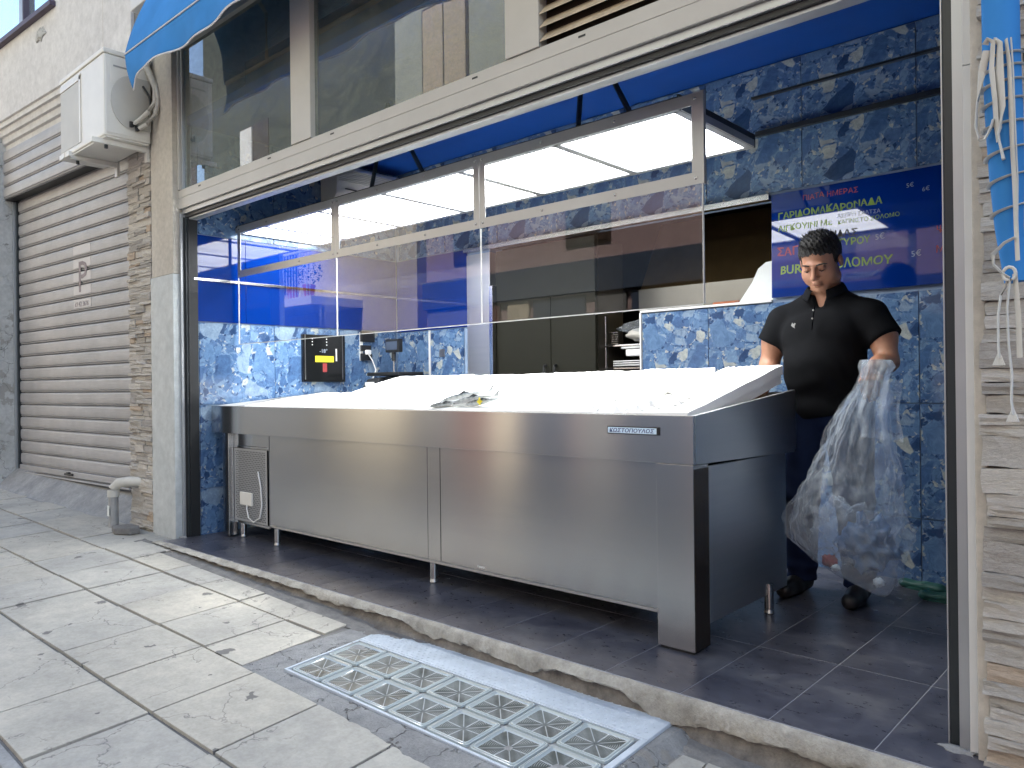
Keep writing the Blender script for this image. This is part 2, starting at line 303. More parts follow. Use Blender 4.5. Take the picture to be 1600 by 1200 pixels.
def mat_fish():
    n = NT('silver_fish_skin'); v = n.coords('Object'); s = n.a('ShaderNodeSeparateXYZ'); n.l(v, s.inputs[0])
    f = n.noise(v, 60, 4); z = n.math('ADD', n.math('MULTIPLY', s.outputs[2], 18), n.math('MULTIPLY', f, .5))
    n.set('Base Color', n.ramp(z, [(.2, (.66,.68,.66,1)), (.42, (.42,.45,.45,1)), (.62, (.08,.09,.095,1))])); n.set('Roughness', .25); n.set('Metallic', .3); return n.m
M['fish'] = mat_fish()

# ------------------------------------------------------------ helpers
def link(o, parent=None):
    C.objects.link(o)
    if parent is not None: o.parent = parent
    return o
def tag(o, label=None, cat=None, group=None, kind=None):
    if label: o['label'] = label
    if cat: o['category'] = cat
    if group: o['group'] = group
    if kind: o['kind'] = kind
    return o
def empty(name, label=None, cat=None, group=None, loc=(0,0,0), kind=None):
    o = bpy.data.objects.new(name, None); o.empty_display_size = .1; o.location = loc; C.objects.link(o)
    return tag(o, label, cat, group, kind)
class MB:
    def __init__(s): s.v = []; s.f = []; s.sm = False
    def add(s, vs, fs):
        b = len(s.v); s.v += [tuple(v) for v in vs]; s.f += [tuple(i+b for i in f) for f in fs]; return s
    def box(s, x0, x1, y0, y1, z0, z1):
        v = [(x0,y0,z0),(x1,y0,z0),(x1,y1,z0),(x0,y1,z0),(x0,y0,z1),(x1,y0,z1),(x1,y1,z1),(x0,y1,z1)]
        return s.add(v, [(0,3,2,1),(4,5,6,7),(0,1,5,4),(1,2,6,5),(2,3,7,6),(3,0,4,7)])
    def hexa(s, b, t):
        return s.add(list(b)+list(t), [(0,3,2,1),(4,5,6,7),(0,1,5,4),(1,2,6,5),(2,3,7,6),(3,0,4,7)])
    def tube(s, pts, r, n=10, cap=True, flat=1.0):
        pts = [Vector(p) for p in pts]; rs = r if hasattr(r, '__len__') else [r]*len(pts)
        rings = []; ref = Vector((.13,.2,1)).normalized()
        for i, p in enumerate(pts):
            d = (pts[min(i+1,len(pts)-1)]-pts[max(i-1,0)]).normalized()
            if abs(d.dot(ref)) > .97: ref = Vector((1,.1,.05)).normalized()
            a = d.cross(ref).normalized(); b = d.cross(a).normalized(); ref = -b if False else ref
            rings.append([p+a*math.cos(2*math.pi*k/n)*rs[i]+b*math.sin(2*math.pi*k/n)*rs[i]*flat for k in range(n)])
        base = len(s.v); s.v += [tuple(v) for rr in rings for v in rr]
        for i in range(len(pts)-1):
            for k in range(n): s.f.append((base+i*n+k, base+i*n+(k+1)%n, base+(i+1)*n+(k+1)%n, base+(i+1)*n+k))
        if cap:
            s.f.append(tuple(base+k for k in range(n))[::-1]); s.f.append(tuple(base+(len(pts)-1)*n+k for k in range(n)))
        return s
    def prism(s, poly, axis, c0, c1):
        def mk(p, c): return {'x': (c, p[0], p[1]), 'y': (p[0], c, p[1]), 'z': (p[0], p[1], c)}[axis]
        n = len(poly); v = [mk(p, c0) for p in poly]+[mk(p, c1) for p in poly]
        return s.add(v, [tuple(range(n))[::-1], tuple(range(n, 2*n))]+[(i,(i+1)%n,n+(i+1)%n,n+i) for i in range(n)])
    def grid(s, fn, nu, nv):
        v = [fn(i/nu, j/nv) for j in range(nv+1) for i in range(nu+1)]
        return s.add(v, [(j*(nu+1)+i, j*(nu+1)+i+1, (j+1)*(nu+1)+i+1, (j+1)*(nu+1)+i) for j in range(nv) for i in range(nu)])
    def build(s, name, mat, parent=None, bevel=0, smooth=False, loc=None, solid=0, subs=0):
        me = bpy.data.meshes.new(name); me.from_pydata(s.v, [], s.f); me.materials.append(mat)
        bm = bmesh.new(); bm.from_mesh(me); bmesh.ops.recalc_face_normals(bm, faces=bm.faces)
        if bevel: bmesh.ops.bevel(bm, geom=[e for e in bm.edges if len(e.link_faces) == 2 and e.calc_face_angle(0) > .5], offset=bevel, segments=2, profile=.6, affect='EDGES', clamp_overlap=True)
        bm.to_mesh(me); bm.free()
        if smooth:
            for p in me.polygons: p.use_smooth = True
            try: me.set_sharp_from_angle(angle=R(40))
            except Exception: pass
        o = bpy.data.objects.new(name, me); link(o, parent)
        if loc: o.location = loc
        if solid: md = o.modifiers.new('solid', 'SOLIDIFY'); md.thickness = solid; md.offset = 0
        if subs: md = o.modifiers.new('sub', 'SUBSURF'); md.levels = md.render_levels = subs
        return o
def B(name, mat, dims, parent=None, bevel=0, **k): return MB().box(*dims).build(name, M[mat], parent, bevel, **k)
def T(name, mat, pts, r, parent=None, n=10, **k):
    fl = k.pop('flat', 1.0); return MB().tube(pts, r, n, flat=fl).build(name, M[mat], parent, smooth=True, **k)
def swz(x, y): return -.2194-.028*x+.0209*y
def inst(src, parent, loc=None, rot=None, scale=None, name=None):
    o = bpy.data.objects.new(name or src.name.split('.')[0], src.data); link(o, parent)
    if loc: o.location = loc
    if rot: o.rotation_euler = rot
    if scale: o.scale = scale
    return o
def disc_screw(parent, x, y, z, mat='steel', r=.007):
    return MB().tube([(x,y,z),(x,y-.003,z),(x,y-.005,z)], [r, r*.9, r*.35], 8).build('screw', M[mat], parent, smooth=True)

# ------------------------------------------------------------ ground
st = MB().box(-60, 40, -2.9, .70, -.5, 0)
st.v = [(x, y, z if z < 0 else -.335-.02*x*.6) for x, y, z in st.v]
road = st.build('road', M['asphalt']); tag(road, kind='structure')
kb = MB()
for i in range(24):
    x0 = -20+i*.98; x1 = x0+.975
    kb.hexa([(x0,.70,swz(x0,.7)-.3),(x1,.70,swz(x1,.7)-.3),(x1,.742,swz(x1,.7)-.3),(x0,.742,swz(x0,.7)-.3)], [(x0,.70,swz(x0,.7)-.004),(x1,.70,swz(x1,.7)-.004),(x1,.742,swz(x1,.7)-.002),(x0,.742,swz(x0,.7)-.002)])
kb.build('kerb', M['cement'], None, .006); tag(bpy.data.objects['kerb'], kind='structure')
pv = MB(); pv.grid(lambda u, v: (-20+u*24, .742+v*1.9, swz(-20+u*24, .742+v*1.9)-.012), 60, 12)
pave = pv.build('pavement', M['mortar'], solid=0); tag(pave, kind='structure')
B('earth', 'mortar', (-60, 40, -.1, 30, -.8, -.62)); tag(bpy.data.objects['earth'], kind='structure')
def clip(poly, a, b, c):   # keep a*x+b*y<=c
    out = []
    for i in range(len(poly)):
        p, q = poly[i], poly[(i+1) % len(poly)]; fp = a*p[0]+b*p[1]-c; fq = a*q[0]+b*q[1]-c
        if fp <= 0: out.append(p)
        if fp*fq < 0: t = fp/(fp-fq); out.append((p[0]+t*(q[0]-p[0]), p[1]+t*(q[1]-p[1])))
    return out
def slab(poly, tilt=.003):
    if len(poly) < 3: return
    area = abs(sum(poly[i][0]*poly[(i+1)%len(poly)][1]-poly[(i+1)%len(poly)][0]*poly[i][1] for i in range(len(poly))))/2
    if area < .004: return
    cx = sum(p[0] for p in poly)/len(poly); cy = sum(p[1] for p in poly)/len(poly)
    poly = [(p[0]+math.copysign(min(.0045, abs(cx-p[0])*.2), cx-p[0])+random.uniform(-.002,.002), p[1]+math.copysign(min(.0085, abs(cy-p[1])*.2), cy-p[1])+random.uniform(-.0025,.0025)) for p in poly]
    ta, tb, tc = random.uniform(-tilt, tilt), random.uniform(-tilt, tilt)*2, random.uniform(-tilt, tilt)*2
    z = lambda p: swz(*p)+ta+tb*(p[0]-cx)+tc*(p[1]-cy)
    n = len(poly); m = MB(); m.add([(*p, swz(*p)-.03) for p in poly]+[(*p, z(p)) for p in poly], [tuple(range(n))[::-1], tuple(range(n, 2*n))]+[(i,(i+1)%n,n+(i+1)%n,n+i) for i in range(n)])
    m.build('slab', M['slab'], pave, .0022)
O = np.array([-3.7107, 1.147]); E1 = np.array([.4375, .010]); E2 = np.array([-.0392, .4355])
for i in range(-26, 12):
    for j in range(-1, 3):
        q = [O+E1*(i+a)+E2*(j+b) for a, b in ((0,0),(1,0),(1,1),(0,1))]
        poly = [tuple(p) for p in q]
        poly = clip(poly, 0, -1, -.745)
        yl = 2.19 if q[0][0] > -5.5 else 2.45
        if j == 2:
            poly = [tuple(O+E1*(i+a)+E2*(2+b)) for a, b in ((0,0),(1,0),(1,1),(0,1))]
            poly = clip(poly, 0, 1, yl)
        if not poly: continue
        cx = sum(p[0] for p in poly)/len(poly)
        if j >= 1 and -3.45 < cx < -.9:
            L = clip(poly, 1, .13, -3.0+.13*1.7); Rr = clip(poly, -1, 0, 1.265); Bt = clip(clip(clip(poly, 0, 1, 1.56), -1, -.13, 3.0-.13*1.7), 1, 0, -1.265)
            for pp in (L, Rr): slab(pp)
        else: slab(poly)
# cement border around the light well, patchy
cb = MB()
def cbf(u, v):
    x = -3.02+u*1.76; y = 1.545+v*.74; z = swz(x, y)-.007+.006*mnoise.fractal(Vector((x*9, y*9, 3)), .8, 2, 4)
    e = max(0, min(1, (y-1.57)/.10))*max(0, min(1, (x+3.01)/.08))*max(0, min(1, (-1.27-x)/.05)); return (x, y, z*(1-e)+max(z, -.110)*e)
cb.grid(cbf, 140, 60)
cb.build('cement_border', M['border'], pave)
ml = MB()
def mrow(u, v):
    x = -5.6+u*5.6; w_ = .115+.02*mnoise.noise(Vector((x*2.1, 0, 1))); y = 2.17+v*w_
    return (x, y, swz(x, y)-.007+.012*v+.006*mnoise.noise(Vector((x*14, v*4, 2))))
ml.grid(mrow, 220, 6); ml.build('mortar_strip', M['mortar'], pave)
# broken concrete sill in front of the shop floor
sm = MB(); NS = 520
def sill(u, v, core=False):
    x = -5.42+u*5.5; nn = mnoise.fractal(Vector((x*2.6, 7, 0)), .9, 2.1, 5); n2 = mnoise.fractal(Vector((x*16, v*5, 4)), .8, 2.2, 4)*.006
    zt = -.003; zs = swz(x, 2.22)+.004; drop = max(.006, zt-zs); k1 = min(1, drop/.09); nr_ = nn*k1
    if core: prof = [(2.298, zt-.006-drop*.15), (2.290+.006*nn, zt-drop*.40), (2.284+.010*nn, zt-drop*.75), (2.268+.016*nn, zt-drop*1.0), (2.235+.02*nn, zt-drop*1.15)]
    else:
        ed = max(.28, .46+.5*nr_)
        prof = [(2.305, zt), (2.294+.004*nn, zt+.0006), (2.281+.006*nr_, zt-.002-drop*.05), (2.272+.010*nr_, zt-drop*.18), (2.266+.012*nr_-.02*(1-k1), zt-drop*ed*.8), (2.270+.012*nr_-.025*(1-k1), zt-drop*ed), (2.295, zt-drop*ed-.003)]
    k = v*(len(prof)-1); a = min(int(k), len(prof)-2); t = k-a; w_ = 1 if 0 < a else t
    return (x, prof[a][0]*(1-t)+prof[a+1][0]*t+n2*w_, prof[a][1]*(1-t)+prof[a+1][1]*t+n2*.7*w_)
sm.grid(sill, NS, 6)
o = sm.build('door_sill', M['sill'], smooth=True); tag(o, kind='structure')
MB().grid(lambda u, v: sill(u, v, True), NS, 4).build('sill_core', M['under2'], o, smooth=True)

# light well of glass blocks
lw = empty('glass_block_skylight', 'pale blue metal frame of ribbed glass blocks set in the pavement', 'skylight', loc=(-2.1, 2.0, -.1))
def Q(u, v, z=0):   # u along shop, v towards shop
    TL, TR, BR, BL = Vector((-2.905,2.335,-.098)), Vector((-1.362,2.345,-.098)), Vector((-1.325,1.69,-.106)), Vector((-2.81,1.69,-.100))
    p = (BL*(1-u)+BR*u)*(1-v)+(TL*(1-u)+TR*u)*v; return p+Vector((0,0,z))-Vector((-2.1,2.0,-.1))
V1 = .655
def qbox(u0, u1, v0, v1, z0, z1, name, mat, bev=.002):
    return MB().hexa([Q(u0,v0,z0),Q(u1,v0,z0),Q(u1,v1,z0),Q(u0,v1,z0)], [Q(u0,v0,z1),Q(u1,v0,z1),Q(u1,v1,z1),Q(u0,v1,z1)]).build(name, M[mat], lw, bev)
qbox(.002, .998, .003, V1-.003, -.065, -.012, 'base_tray', 'plate'); qbox(0, 1, V1, 1, -.06, .002, 'tread_plate', 'plate', .004)
for a in ((0,1,0,.018),(0,1,V1-.018,V1-.002),(0,.008,.018,V1-.018),(.984,1,.018,V1-.018)):
    qbox(*a, -.07, .001, 'frame_edge', 'plate', .002)
tr = MB()
for i in range(46):
    for j in range(9):
        u = .012+i*.0212+(j%2)*.0106; v = V1+.02+j*.036
        if u > .985 or v > .985: continue
        dq = Q(u+.0085, v+.008)-Q(u, v); p = Q(u, v); nrm = Vector((-dq.y, dq.x, 0)).normalized()*.0011
        tr.add([p+nrm+Vector((0,0,.002)), p-nrm+Vector((0,0,.002)), p-nrm+dq+Vector((0,0,.002)), p+nrm+dq+Vector((0,0,.002)), p+dq*.12+Vector((0,0,.0042)), p+dq*.88+Vector((0,0,.0042))], [(0,1,4),(1,2,5,4),(2,3,5),(3,0,4,5)])
o = tr.build('tread_ribs', M['plate'], lw); o['kind'] = 'stuff'
hs = .084
for i in range(7):
    for j in range(2):
        u0, u1 = .012+i*.1385, .012+(i+1)*.1385; v0, v1 = .022+j*.306, .022+(j+1)*.306
        c = Q((u0+u1)/2, (v0+v1)/2); 
        cs = [Q(u0+.003,v0+.008)-c, Q(u1-.003,v0+.008)-c, Q(u1-.003,v1-.008)-c, Q(u0+.003,v1-.008)-c]
        rim = MB(); lv = [(1.0,-.006),(.985,.0015),(.95,.002),(.93,-.0015),(.90,.0035),(.865,.004),(.835,-.0015),(.80,-.004)]
        n0 = 0
        for k, z in lv:
            # rounded square rings
            ring = []
            for a in range(4):
                p, nx, pv_ = cs[a]*k, cs[(a+1)%4]*k, cs[(a-1)%4]*k; rr_ = .16
                ring += [p+(pv_-p)*rr_*.5, p+(pv_-p)*rr_*.12+(nx-p)*rr_*.12, p+(nx-p)*rr_*.5]
            rim.v += [tuple(q_+Vector((0,0,z))) for q_ in ring]
        for r_ in range(len(lv)-1):
            for a in range(12): rim.f.append((r_*12+a, r_*12+(a+1)%12, (r_+1)*12+(a+1)%12, (r_+1)*12+a))
        gb = rim.build('glass_block', M['blockrim'], lw, smooth=True, loc=c)
        fc = MB(); inner = [Vector(v_) for v_ in rim.v[-12:]]
        fc.v = [tuple(v_) for v_ in inner]+[(0,0,-.007)]; fc.f = [(a,(a+1)%12,12) for a in range(12)]
        fc.build('glass_face', M['blockglass'], gb)

# ------------------------------------------------------------ shop floor
fl = B('shop_floor', 'grout', (-5.36, -.40, 2.296, 4.5, -.10, -.0012)); tag(fl, kind='structure')
ft = None
for i in range(17):
    for k, (y0, y1) in enumerate(((2.300,2.9105),(2.9135,3.524),(3.527,4.1375),(4.1405,4.45))):
        x1 = -.715-.3105*(i-1)
        x0 = max(x1-.3105, -5.355); xr = min(x1, -.40)
        if xr-x0 < .02: continue
        MB().box(x0+.0017, xr-.0017, y0+.001, y1-.001, -.012, random.uniform(-.0003, .0003)).build('floor_tile', M['floor'], fl, .0008)

# ------------------------------------------------------------ interior walls of tiles
def wall_tiles(parent, origin, du, u_edges, z_edges, src={}):
    for ua, ub in zip(u_edges, u_edges[1:]):
        for za, zb in zip(z_edges, z_edges[1:]):
            key = (round(ub-ua,3), round(zb-za,3), du)
            if key not in src:
                wd, hh = ub-ua-.003, zb-za-.003
                if du == 'x': m = MB().box(.0015, wd, 0, .008, .0015, hh)
                else: m = MB().box(0, .008, .0015, wd, .0015, hh)
                src[key] = m.build('wall_tile', M['agate'], parent, .0006); o = src[key]
            else: o = inst(src[key], parent, name='wall_tile')
            o.location = (ua, origin, za) if du == 'x' else (origin, ua, za)
ZC = 2.92
left = B('left_wall', 'wallgrout', (-5.56, -5.3585, 2.52, 4.42, -.05, ZC)); tag(left, kind='structure')
wall_tiles(left, -5.358, 'y', [2.53, 2.57, 3.17, 3.77, 4.37], [-.27, .33, .93, 1.525])
wall_tiles(left, -5.358, 'y', [2.53, 2.57, 3.17, 3.77, 4.37], [2.155, 2.53, 2.915])
B('blue_panel', 'blue_gloss', (-5.3585, -5.346, 2.53, 2.93, 1.53, 2.15), left, .001); B('blue_panel', 'blue_gloss', (-5.3585, -5.346, 2.933, 4.37, 1.53, 2.15), left, .001)
B('trim_strip', 'steel', (-5.346, -5.336, 2.53, 4.37, 1.822, 1.84), left, .001)
YBK = 4.38
back = B('back_wall', 'wallgrout', (-5.56, -4.21, YBK+.01, YBK+.16, -.05, ZC)); tag(back, kind='structure')
B('wall_section', 'wallgrout', (-2.80, -.35, YBK+.01, YBK+.16, -.05, 1.516), back); B('wall_section', 'wallgrout', (-4.21, -1.90, YBK+.01, YBK+.16, 2.14, ZC), back); B('wall_section', 'wallgrout', (-1.90, -.35, YBK+.01, YBK+.16, 1.516, ZC), back)
wall_tiles(back, YBK, 'x', [-5.35, -5.10, -4.50], [.33, .93, 1.52])
wall_tiles(back, YBK, 'x', [-2.80, -2.315, -1.715, -1.115, -.515], [-.27, .33, .93, 1.516])
wall_tiles(back, YBK, 'x', [-5.315, -4.715, -4.115, -3.515, -2.915, -2.315, -1.715, -1.115, -.515], [2.16, 2.53, 2.915])
B('blue_panel', 'blue_gloss', (-5.345, -4.46, YBK-.002, YBK+.01, 1.525, 2.15), back, .001)
B('cap_trim', 'white', (-2.805, -1.90, YBK-.015, YBK+.11, 1.518, 1.532), back, .001); B('corner_trim', 'white', (-2.812, -2.801, YBK-.012, YBK+.01, 0, 1.517), back, .001)
B('corner_trim', 'white', (-4.92, -4.905, YBK-.012, YBK, .6, 1.52), back, .001)
B('head_trim', 'steel', (-4.46, -1.90, YBK-.04, YBK+.01, 2.115, 2.150), back, .002)
B('hanging_rail', 'darkrail', (-1.98, -.43, YBK-.035, YBK-.005, 2.50, 2.53), back, .003)
ceil = B('shop_ceiling', 'blue_ceil', (-5.36, -.35, 2.50, 4.5, ZC, ZC+.06)); tag(ceil, kind='structure')
rwall = B('right_wall', 'wallgrout', (-.42, -.30, 2.50, 4.5, -.05, ZC)); tag(rwall, kind='structure')
wall_tiles(rwall, -.429, 'y', [2.55, 3.15, 3.75, 4.35], [-.27, .33, .93, 1.53, 2.13, 2.73])

# menu board (slightly tilted dark blue panel with marker writing)
def text(s, size, mat, loc, rot, parent, name='lettering', jitter=0, ext=.0006, bold=0, shear=0):
    cu = bpy.data.curves.new(name, 'FONT'); cu.body = s; cu.size = size; cu.extrude = ext; cu.offset = bold; cu.shear = shear; cu.resolution_u = 2
    t = bpy.data.objects.new(name, cu); C.objects.link(t); dg = bpy.context.evaluated_depsgraph_get(); dg.update()
    me = bpy.data.meshes.new_from_object(t.evaluated_get(dg)); bpy.data.objects.remove(t)
    me.materials.clear(); me.materials.append(M[mat])
    if jitter:
        for v in me.vertices:
            nx = mnoise.noise(Vector((v.co.x*14/size*.06, v.co.y*9, len(s)*3.1))); ny = mnoise.noise(Vector((v.co.x*11/size*.06+5, v.co.y*5, len(s)*1.7)))
            v.co.x += nx*size*jitter; v.co.y += ny*size*jitter*1.6
    o = bpy.data.objects.new(name, me); link(o, parent); o.location = loc; o.rotation_euler = rot
    return o
menu = empty('menu_board', 'dark blue glossy menu board with handwritten Greek dishes behind the man', 'menu board', loc=(-1.23, 4.370, 1.843))
menu.rotation_euler = (R(-1.2), 0, 0); MS = 1.071
B('panel', 'blue_gloss', (-.665, .80, -.004, .004, -.303, .303), menu, .001)
def mt(s, size, mat, x, z, j=.10, b=0.0, rot=0): text(s, size*MS, mat, ((x+1.15)*MS, -.0046, (z-1.80)*MS), (R(90), R(rot), 0), menu, 'handwriting', j, .0004, b)
mt('ΠΙΑΤΑ ΗΜΕΡΑΣ', .038, 'redmark', -1.60, 2.022); mt('ΓΑΡΙΔΟΜΑΚΑΡΟΝΑΔΑ', .050, 'yelgreen', -1.735, 1.940, .14, .001)
mt('ΛΙΓΚΟΥΙΝΙ Με', .044, 'yelgreen', -1.735, 1.872, .10, .0008); mt('ΑΣΠΡΗ ΣΑΛΤΣΑ', .027, 'whmark', -1.42, 1.900); mt('ΚΑΠΝΙΣΤΟ ΣΟΛΟΜΟ', .030, 'yelgreen', -1.42, 1.866)
mt('ΓΑΡΙΔΑΣ', .050, 'blkmark', -1.53, 1.80, .10, .0008); mt('ΣΑΓΑΝΑΚΙ', .060, 'redmark', -1.74, 1.745, .10, .001); mt('ΤΥΡΟΥ', .048, 'yelgreen', -1.42, 1.752, .1, .001)
mt('BURGER ΣΟΛΟΜΟΥ', .062, 'yelgreen', -1.725, 1.640, .14, .0012); mt('5€', .040, 'whmark', -1.235, 1.765); mt('5€', .040, 'whmark', -1.07, 1.66)
mt('5€', .03, 'whmark', -1.09, 2.00); mt('6€', .03, 'whmark', -1.02, 1.97); mt('ΜΥΔΙΑ', .05, 'redmark', -.965, 1.66); mt('ΨΑΡΙ', .05, 'redmark', -.965, 1.76)

# ------------------------------------------------------------ kitchen behind the opening
kit = B('kitchen_wall', 'kitwall', (-5.0, -.4, 6.2, 6.3, 0, 2.8)); tag(kit, kind='structure')
B('wall_section', 'kitwall', (-4.55, -4.46, 4.55, 6.2, 0, 2.8), kit); B('wall_section', 'kitwall', (-.5, -.4, 4.55, 6.2, 0, 2.8), kit); B('wall_section', 'kitwall', (-4.5, -.5, 4.55, 6.2, 2.7, 2.78), kit); B('wall_section', 'kitwall', (-4.5, -.5, 4.55, 6.2, -.02, 0), kit)
fr = empty('tall_cupboard', 'tall dark two-door steel cupboard filling the kitchen opening behind the counter', 'cupboard', loc=(-3.75, 4.44, 0))
B('side_frame', 'steel_dull', (-.71, -.45, -.06, .30, 0, 2.10), fr, .002); B('edge_post', 'steel', (-.45, -.412, -.075, .02, 0, 1.83), fr, .002)
B('door', 'cupdoor', (-.41, .137, -.03, 0, .05, 1.70), fr, .002); B('door', 'cupdoor', (.143, .545, -.03, 0, .05, 1.70), fr, .002)
B('header', 'cupdoor', (-.41, .545, -.03, .0, 1.705, 2.10), fr, .002); B('body', 'kitwall', (-.71, .545, .01, .32, 0, 2.08), fr)
for x in (.092, .190):
    T('handle', 'black', [(x,-.03,1.19),(x,-.055,1.185),(x,-.058,1.16),(x,-.055,1.08)], .010, fr)
hood = empty('extractor_hood', 'brown lit stainless extractor hood in the kitchen opening', 'hood', loc=(-2.36, 5.2, 1.64))
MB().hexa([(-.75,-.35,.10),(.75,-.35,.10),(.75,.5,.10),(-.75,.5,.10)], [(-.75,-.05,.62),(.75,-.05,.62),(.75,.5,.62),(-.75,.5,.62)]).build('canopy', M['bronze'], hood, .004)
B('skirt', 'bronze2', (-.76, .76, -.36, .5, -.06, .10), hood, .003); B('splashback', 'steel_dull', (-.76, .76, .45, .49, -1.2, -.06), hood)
lamp = B('hood_lamp', 'paper', (.30, .55, -.1, .1, -.09, -.065), hood); lm = bpy.data.materials.new('warm_lamp'); lm.use_nodes = True
lm.node_tree.nodes['Principled BSDF'].inputs['Emission Color'].default_value = (1, .62, .22, 1); lm.node_tree.nodes['Principled BSDF'].inputs['Emission Strength'].default_value = 6; lamp.data.materials[0] = lm
brd = empty('chopping_board', 'white rounded board leaning in the pass beside the blue menu board', 'board', loc=(-1.99, 4.46, 1.535))
pts = [(-.16,0),(.085,0),(.085,.24),(.02,.235),(-.03,.20),(-.07,.12)]
MB().prism([(x, z) for x, z in pts], 'y', -.006, .006).build('board', M['paper'], brd, .002); MB().prism([(-.045,.10),(-.05,.19),(.085,.235),(.085,.225),(0,.19)], 'y', .03, .036).build('rear_flap', M['paper'], brd)
# trays and baskets on a rack, px 926..1003
rk = empty('tray_rack', 'steel rack stacked with trays and lidded tubs left of the tiled half wall', 'rack', loc=(-3.0, 4.64, .03))
for z in (.85, 1.12, 1.28): B('shelf', 'steel', (-.21, .20, -.12, .25, z, z+.012), rk, .002)
for z in (1.14, 1.155, 1.17): B('tray', 'steel_dull', (-.12, .18, -.14, .2, z, z+.010), rk, .003)
for x in (-.21, .19): T('upright', 'steel', [(x,-.1,0),(x,-.1,1.5)], .01, rk)
o = B('tub', 'white', (-.02, .18, -.13, .1, 1.21, 1.26), rk, .008); B('lid', 'paper', (-.05, .19, -.14, .1, 1.262, 1.275), rk, .004)
bsk = MB()
for k in range(9):
    bsk.box(-.21+k*.016, -.2085+k*.016, -.13, -.129, 1.30, 1.38)
for k in range(6): bsk.box(-.21, -.08, -.131, -.1295, 1.30+k*.016, 1.3015+k*.016)
o = bsk.build('wire_basket', M['steel'], rk); o['kind'] = 'stuff'
def blob(name, mat, c, r, parent, seed=0, amp=.25, n=3):
    bm = bmesh.new(); bmesh.ops.create_icosphere(bm, subdivisions=n, radius=1)
    for v in bm.verts:
        d = 1+amp*mnoise.fractal(v.co*2.2+Vector((seed, 0, 0)), .8, 2, 4); v.co = Vector((v.co.x*r[0]*d, v.co.y*r[1]*d, v.co.z*r[2]*d))
    me = bpy.data.meshes.new(name); bm.to_mesh(me); bm.free(); me.materials.append(M[mat])
    for p in me.polygons: p.use_smooth = True
    o = bpy.data.objects.new(name, me); link(o, parent); o.location = c; return o
blob('wrapped_bundle', 'pvc_light', (.08, -.05, 1.36), (.13, .1, .045), rk, 3); blob('wrapped_bundle', 'bag', (.05, -.05, 1.41), (.14, .1, .05), rk, 5, .4)
B('card', 'white', (.02, .05, -.135, -.134, 1.05, 1.085), rk); B('tub', 'black', (-.15, .18, -.1, .2, 1.0, 1.11), rk, .01)
tb = empty('kitchen_worktop', 'steel worktop with orange and clear packs seen through the guard glass', 'worktop', loc=(-2.36, 5.05, .02))
B('top', 'steel', (-.5, .5, -.35, .3, 1.44, 1.47), tb, .003); B('body', 'steel_dull', (-.48, .48, -.3, .3, 0, 1.438), tb)
B('orange_pack', 'orange', (-.12, .07, -.3, -.1, 1.472, 1.57), tb, .01); B('steel_box', 'steel', (-.42, -.2, -.25, 0, 1.472, 1.56), tb, .006); blob('clear_pack', 'bag', (.14, -.25, 1.53), (.10, .08, .05), tb, 8, .4)
MB().tube([(-.36,.0,1.66),(-.36,.006,1.66),(-.36,.010,1.66)], [.075,.07,.02], 24).build('pan_lid', M['steel'], tb, smooth=True)

# ------------------------------------------------------------ left wall fittings
pb = empty('black_control_box', 'black glass control panel box with yellow sticker on the left tiled wall', 'control box', loc=(-5.349, 3.6, 1.27))
B('box', 'gloss_black', (0, .03, -.20, .20, -.18, .20), pb, .004); B('frame', 'steel_dull', (.030, .034, -.185, -.180, -.16, .20), pb); B('frame', 'steel_dull', (.030, .034, .170, .175, -.16, .20), pb)
B('yellow_sticker', 'yellow', (.0315, .0325, -.09, .085, -.02, .03), pb); B('handle', 'white', (.031, .036, .105, .115, -.01, .09), pb)
B('warning_print', 'redmark', (.0312, .032, -.02, .02, -.10, -.03), pb)
for a in range(3):
    for b in (-.12, .015): B('indicator', 'white', (.031, .033, b, b+.008, .115+a*.024, .123+a*.024), pb)
text('-18°', .045, 'whmark', (.0318, -.05, .055), (R(90), 0, R(90)), pb, 'display_digits')
sk = empty('wall_socket', 'black power socket with white plug and cable on the wall edge', 'socket', loc=(-5.350, 4.02, 1.37))
B('backplate', 'white', (0, .006, -.05, -.02, -.10, .14), sk); B('socket_body', 'black', (.006, .03, -.05, .06, -.10, -.04), sk, .004); B('socket_body', 'black', (.006, .03, -.05, .09, .06, .15), sk, .004); B('socket_body', 'black', (.006, .03, -.05, .05, -.02, .03), sk, .004)
B('plug', 'white', (.03, .06, -.02, .03, -.05, -.01), sk, .008); T('cable', 'white', [(.05,.0,-.04),(.07,.03,-.10),(.08,.06,-.18),(.07,.03,-.26),(.06,-.03,-.34),(.05,-.06,-.42)], .005, sk)
sc = empty('weighing_scale', 'black shop scale with a display head on a steel pole behind the foam boxes', 'scale', loc=(-5.02, 4.08, 1.06))
B('display_head', 'black', (-.085, .085, -.03, .02, .27, .38), sc, .008); B('display_screen', 'greyblue', (-.07, .07, -.0325, -.0305, .29, .36), sc); T('pole', 'steel', [(-.01,0,.10),(-.01,0,.27)], .010, sc); T('pole_joint', 'black', [(-.01,0,.20),(-.01,0,.28)], .018, sc)
B('platform', 'black', (-.22, .20, -.12, .14, .075, .105), sc, .008)
MB().hexa([(-.22,-.18,-.04),(-.02,-.18,-.04),(-.0,.1,-.04),(-.22,.1,-.04)], [(-.20,-.13,.05),(-.04,-.13,.06),(-.02,.1,.075),(-.22,.1,.075)]).build('keypad_body', M['black'], sc, .008)
B('price_display', 'white', (-.18, -.06, -.172, -.165, -.01, .025), sc, .003)
MB().hexa([(0,-.1,-.04),(.25,-.1,-.04),(.25,.1,-.04),(0,.1,-.04)], [(0,-.1,.07),(.32,-.1,.03),(.32,.1,.03),(0,.1,.07)]).build('scale_side', M['black'], sc, .006)
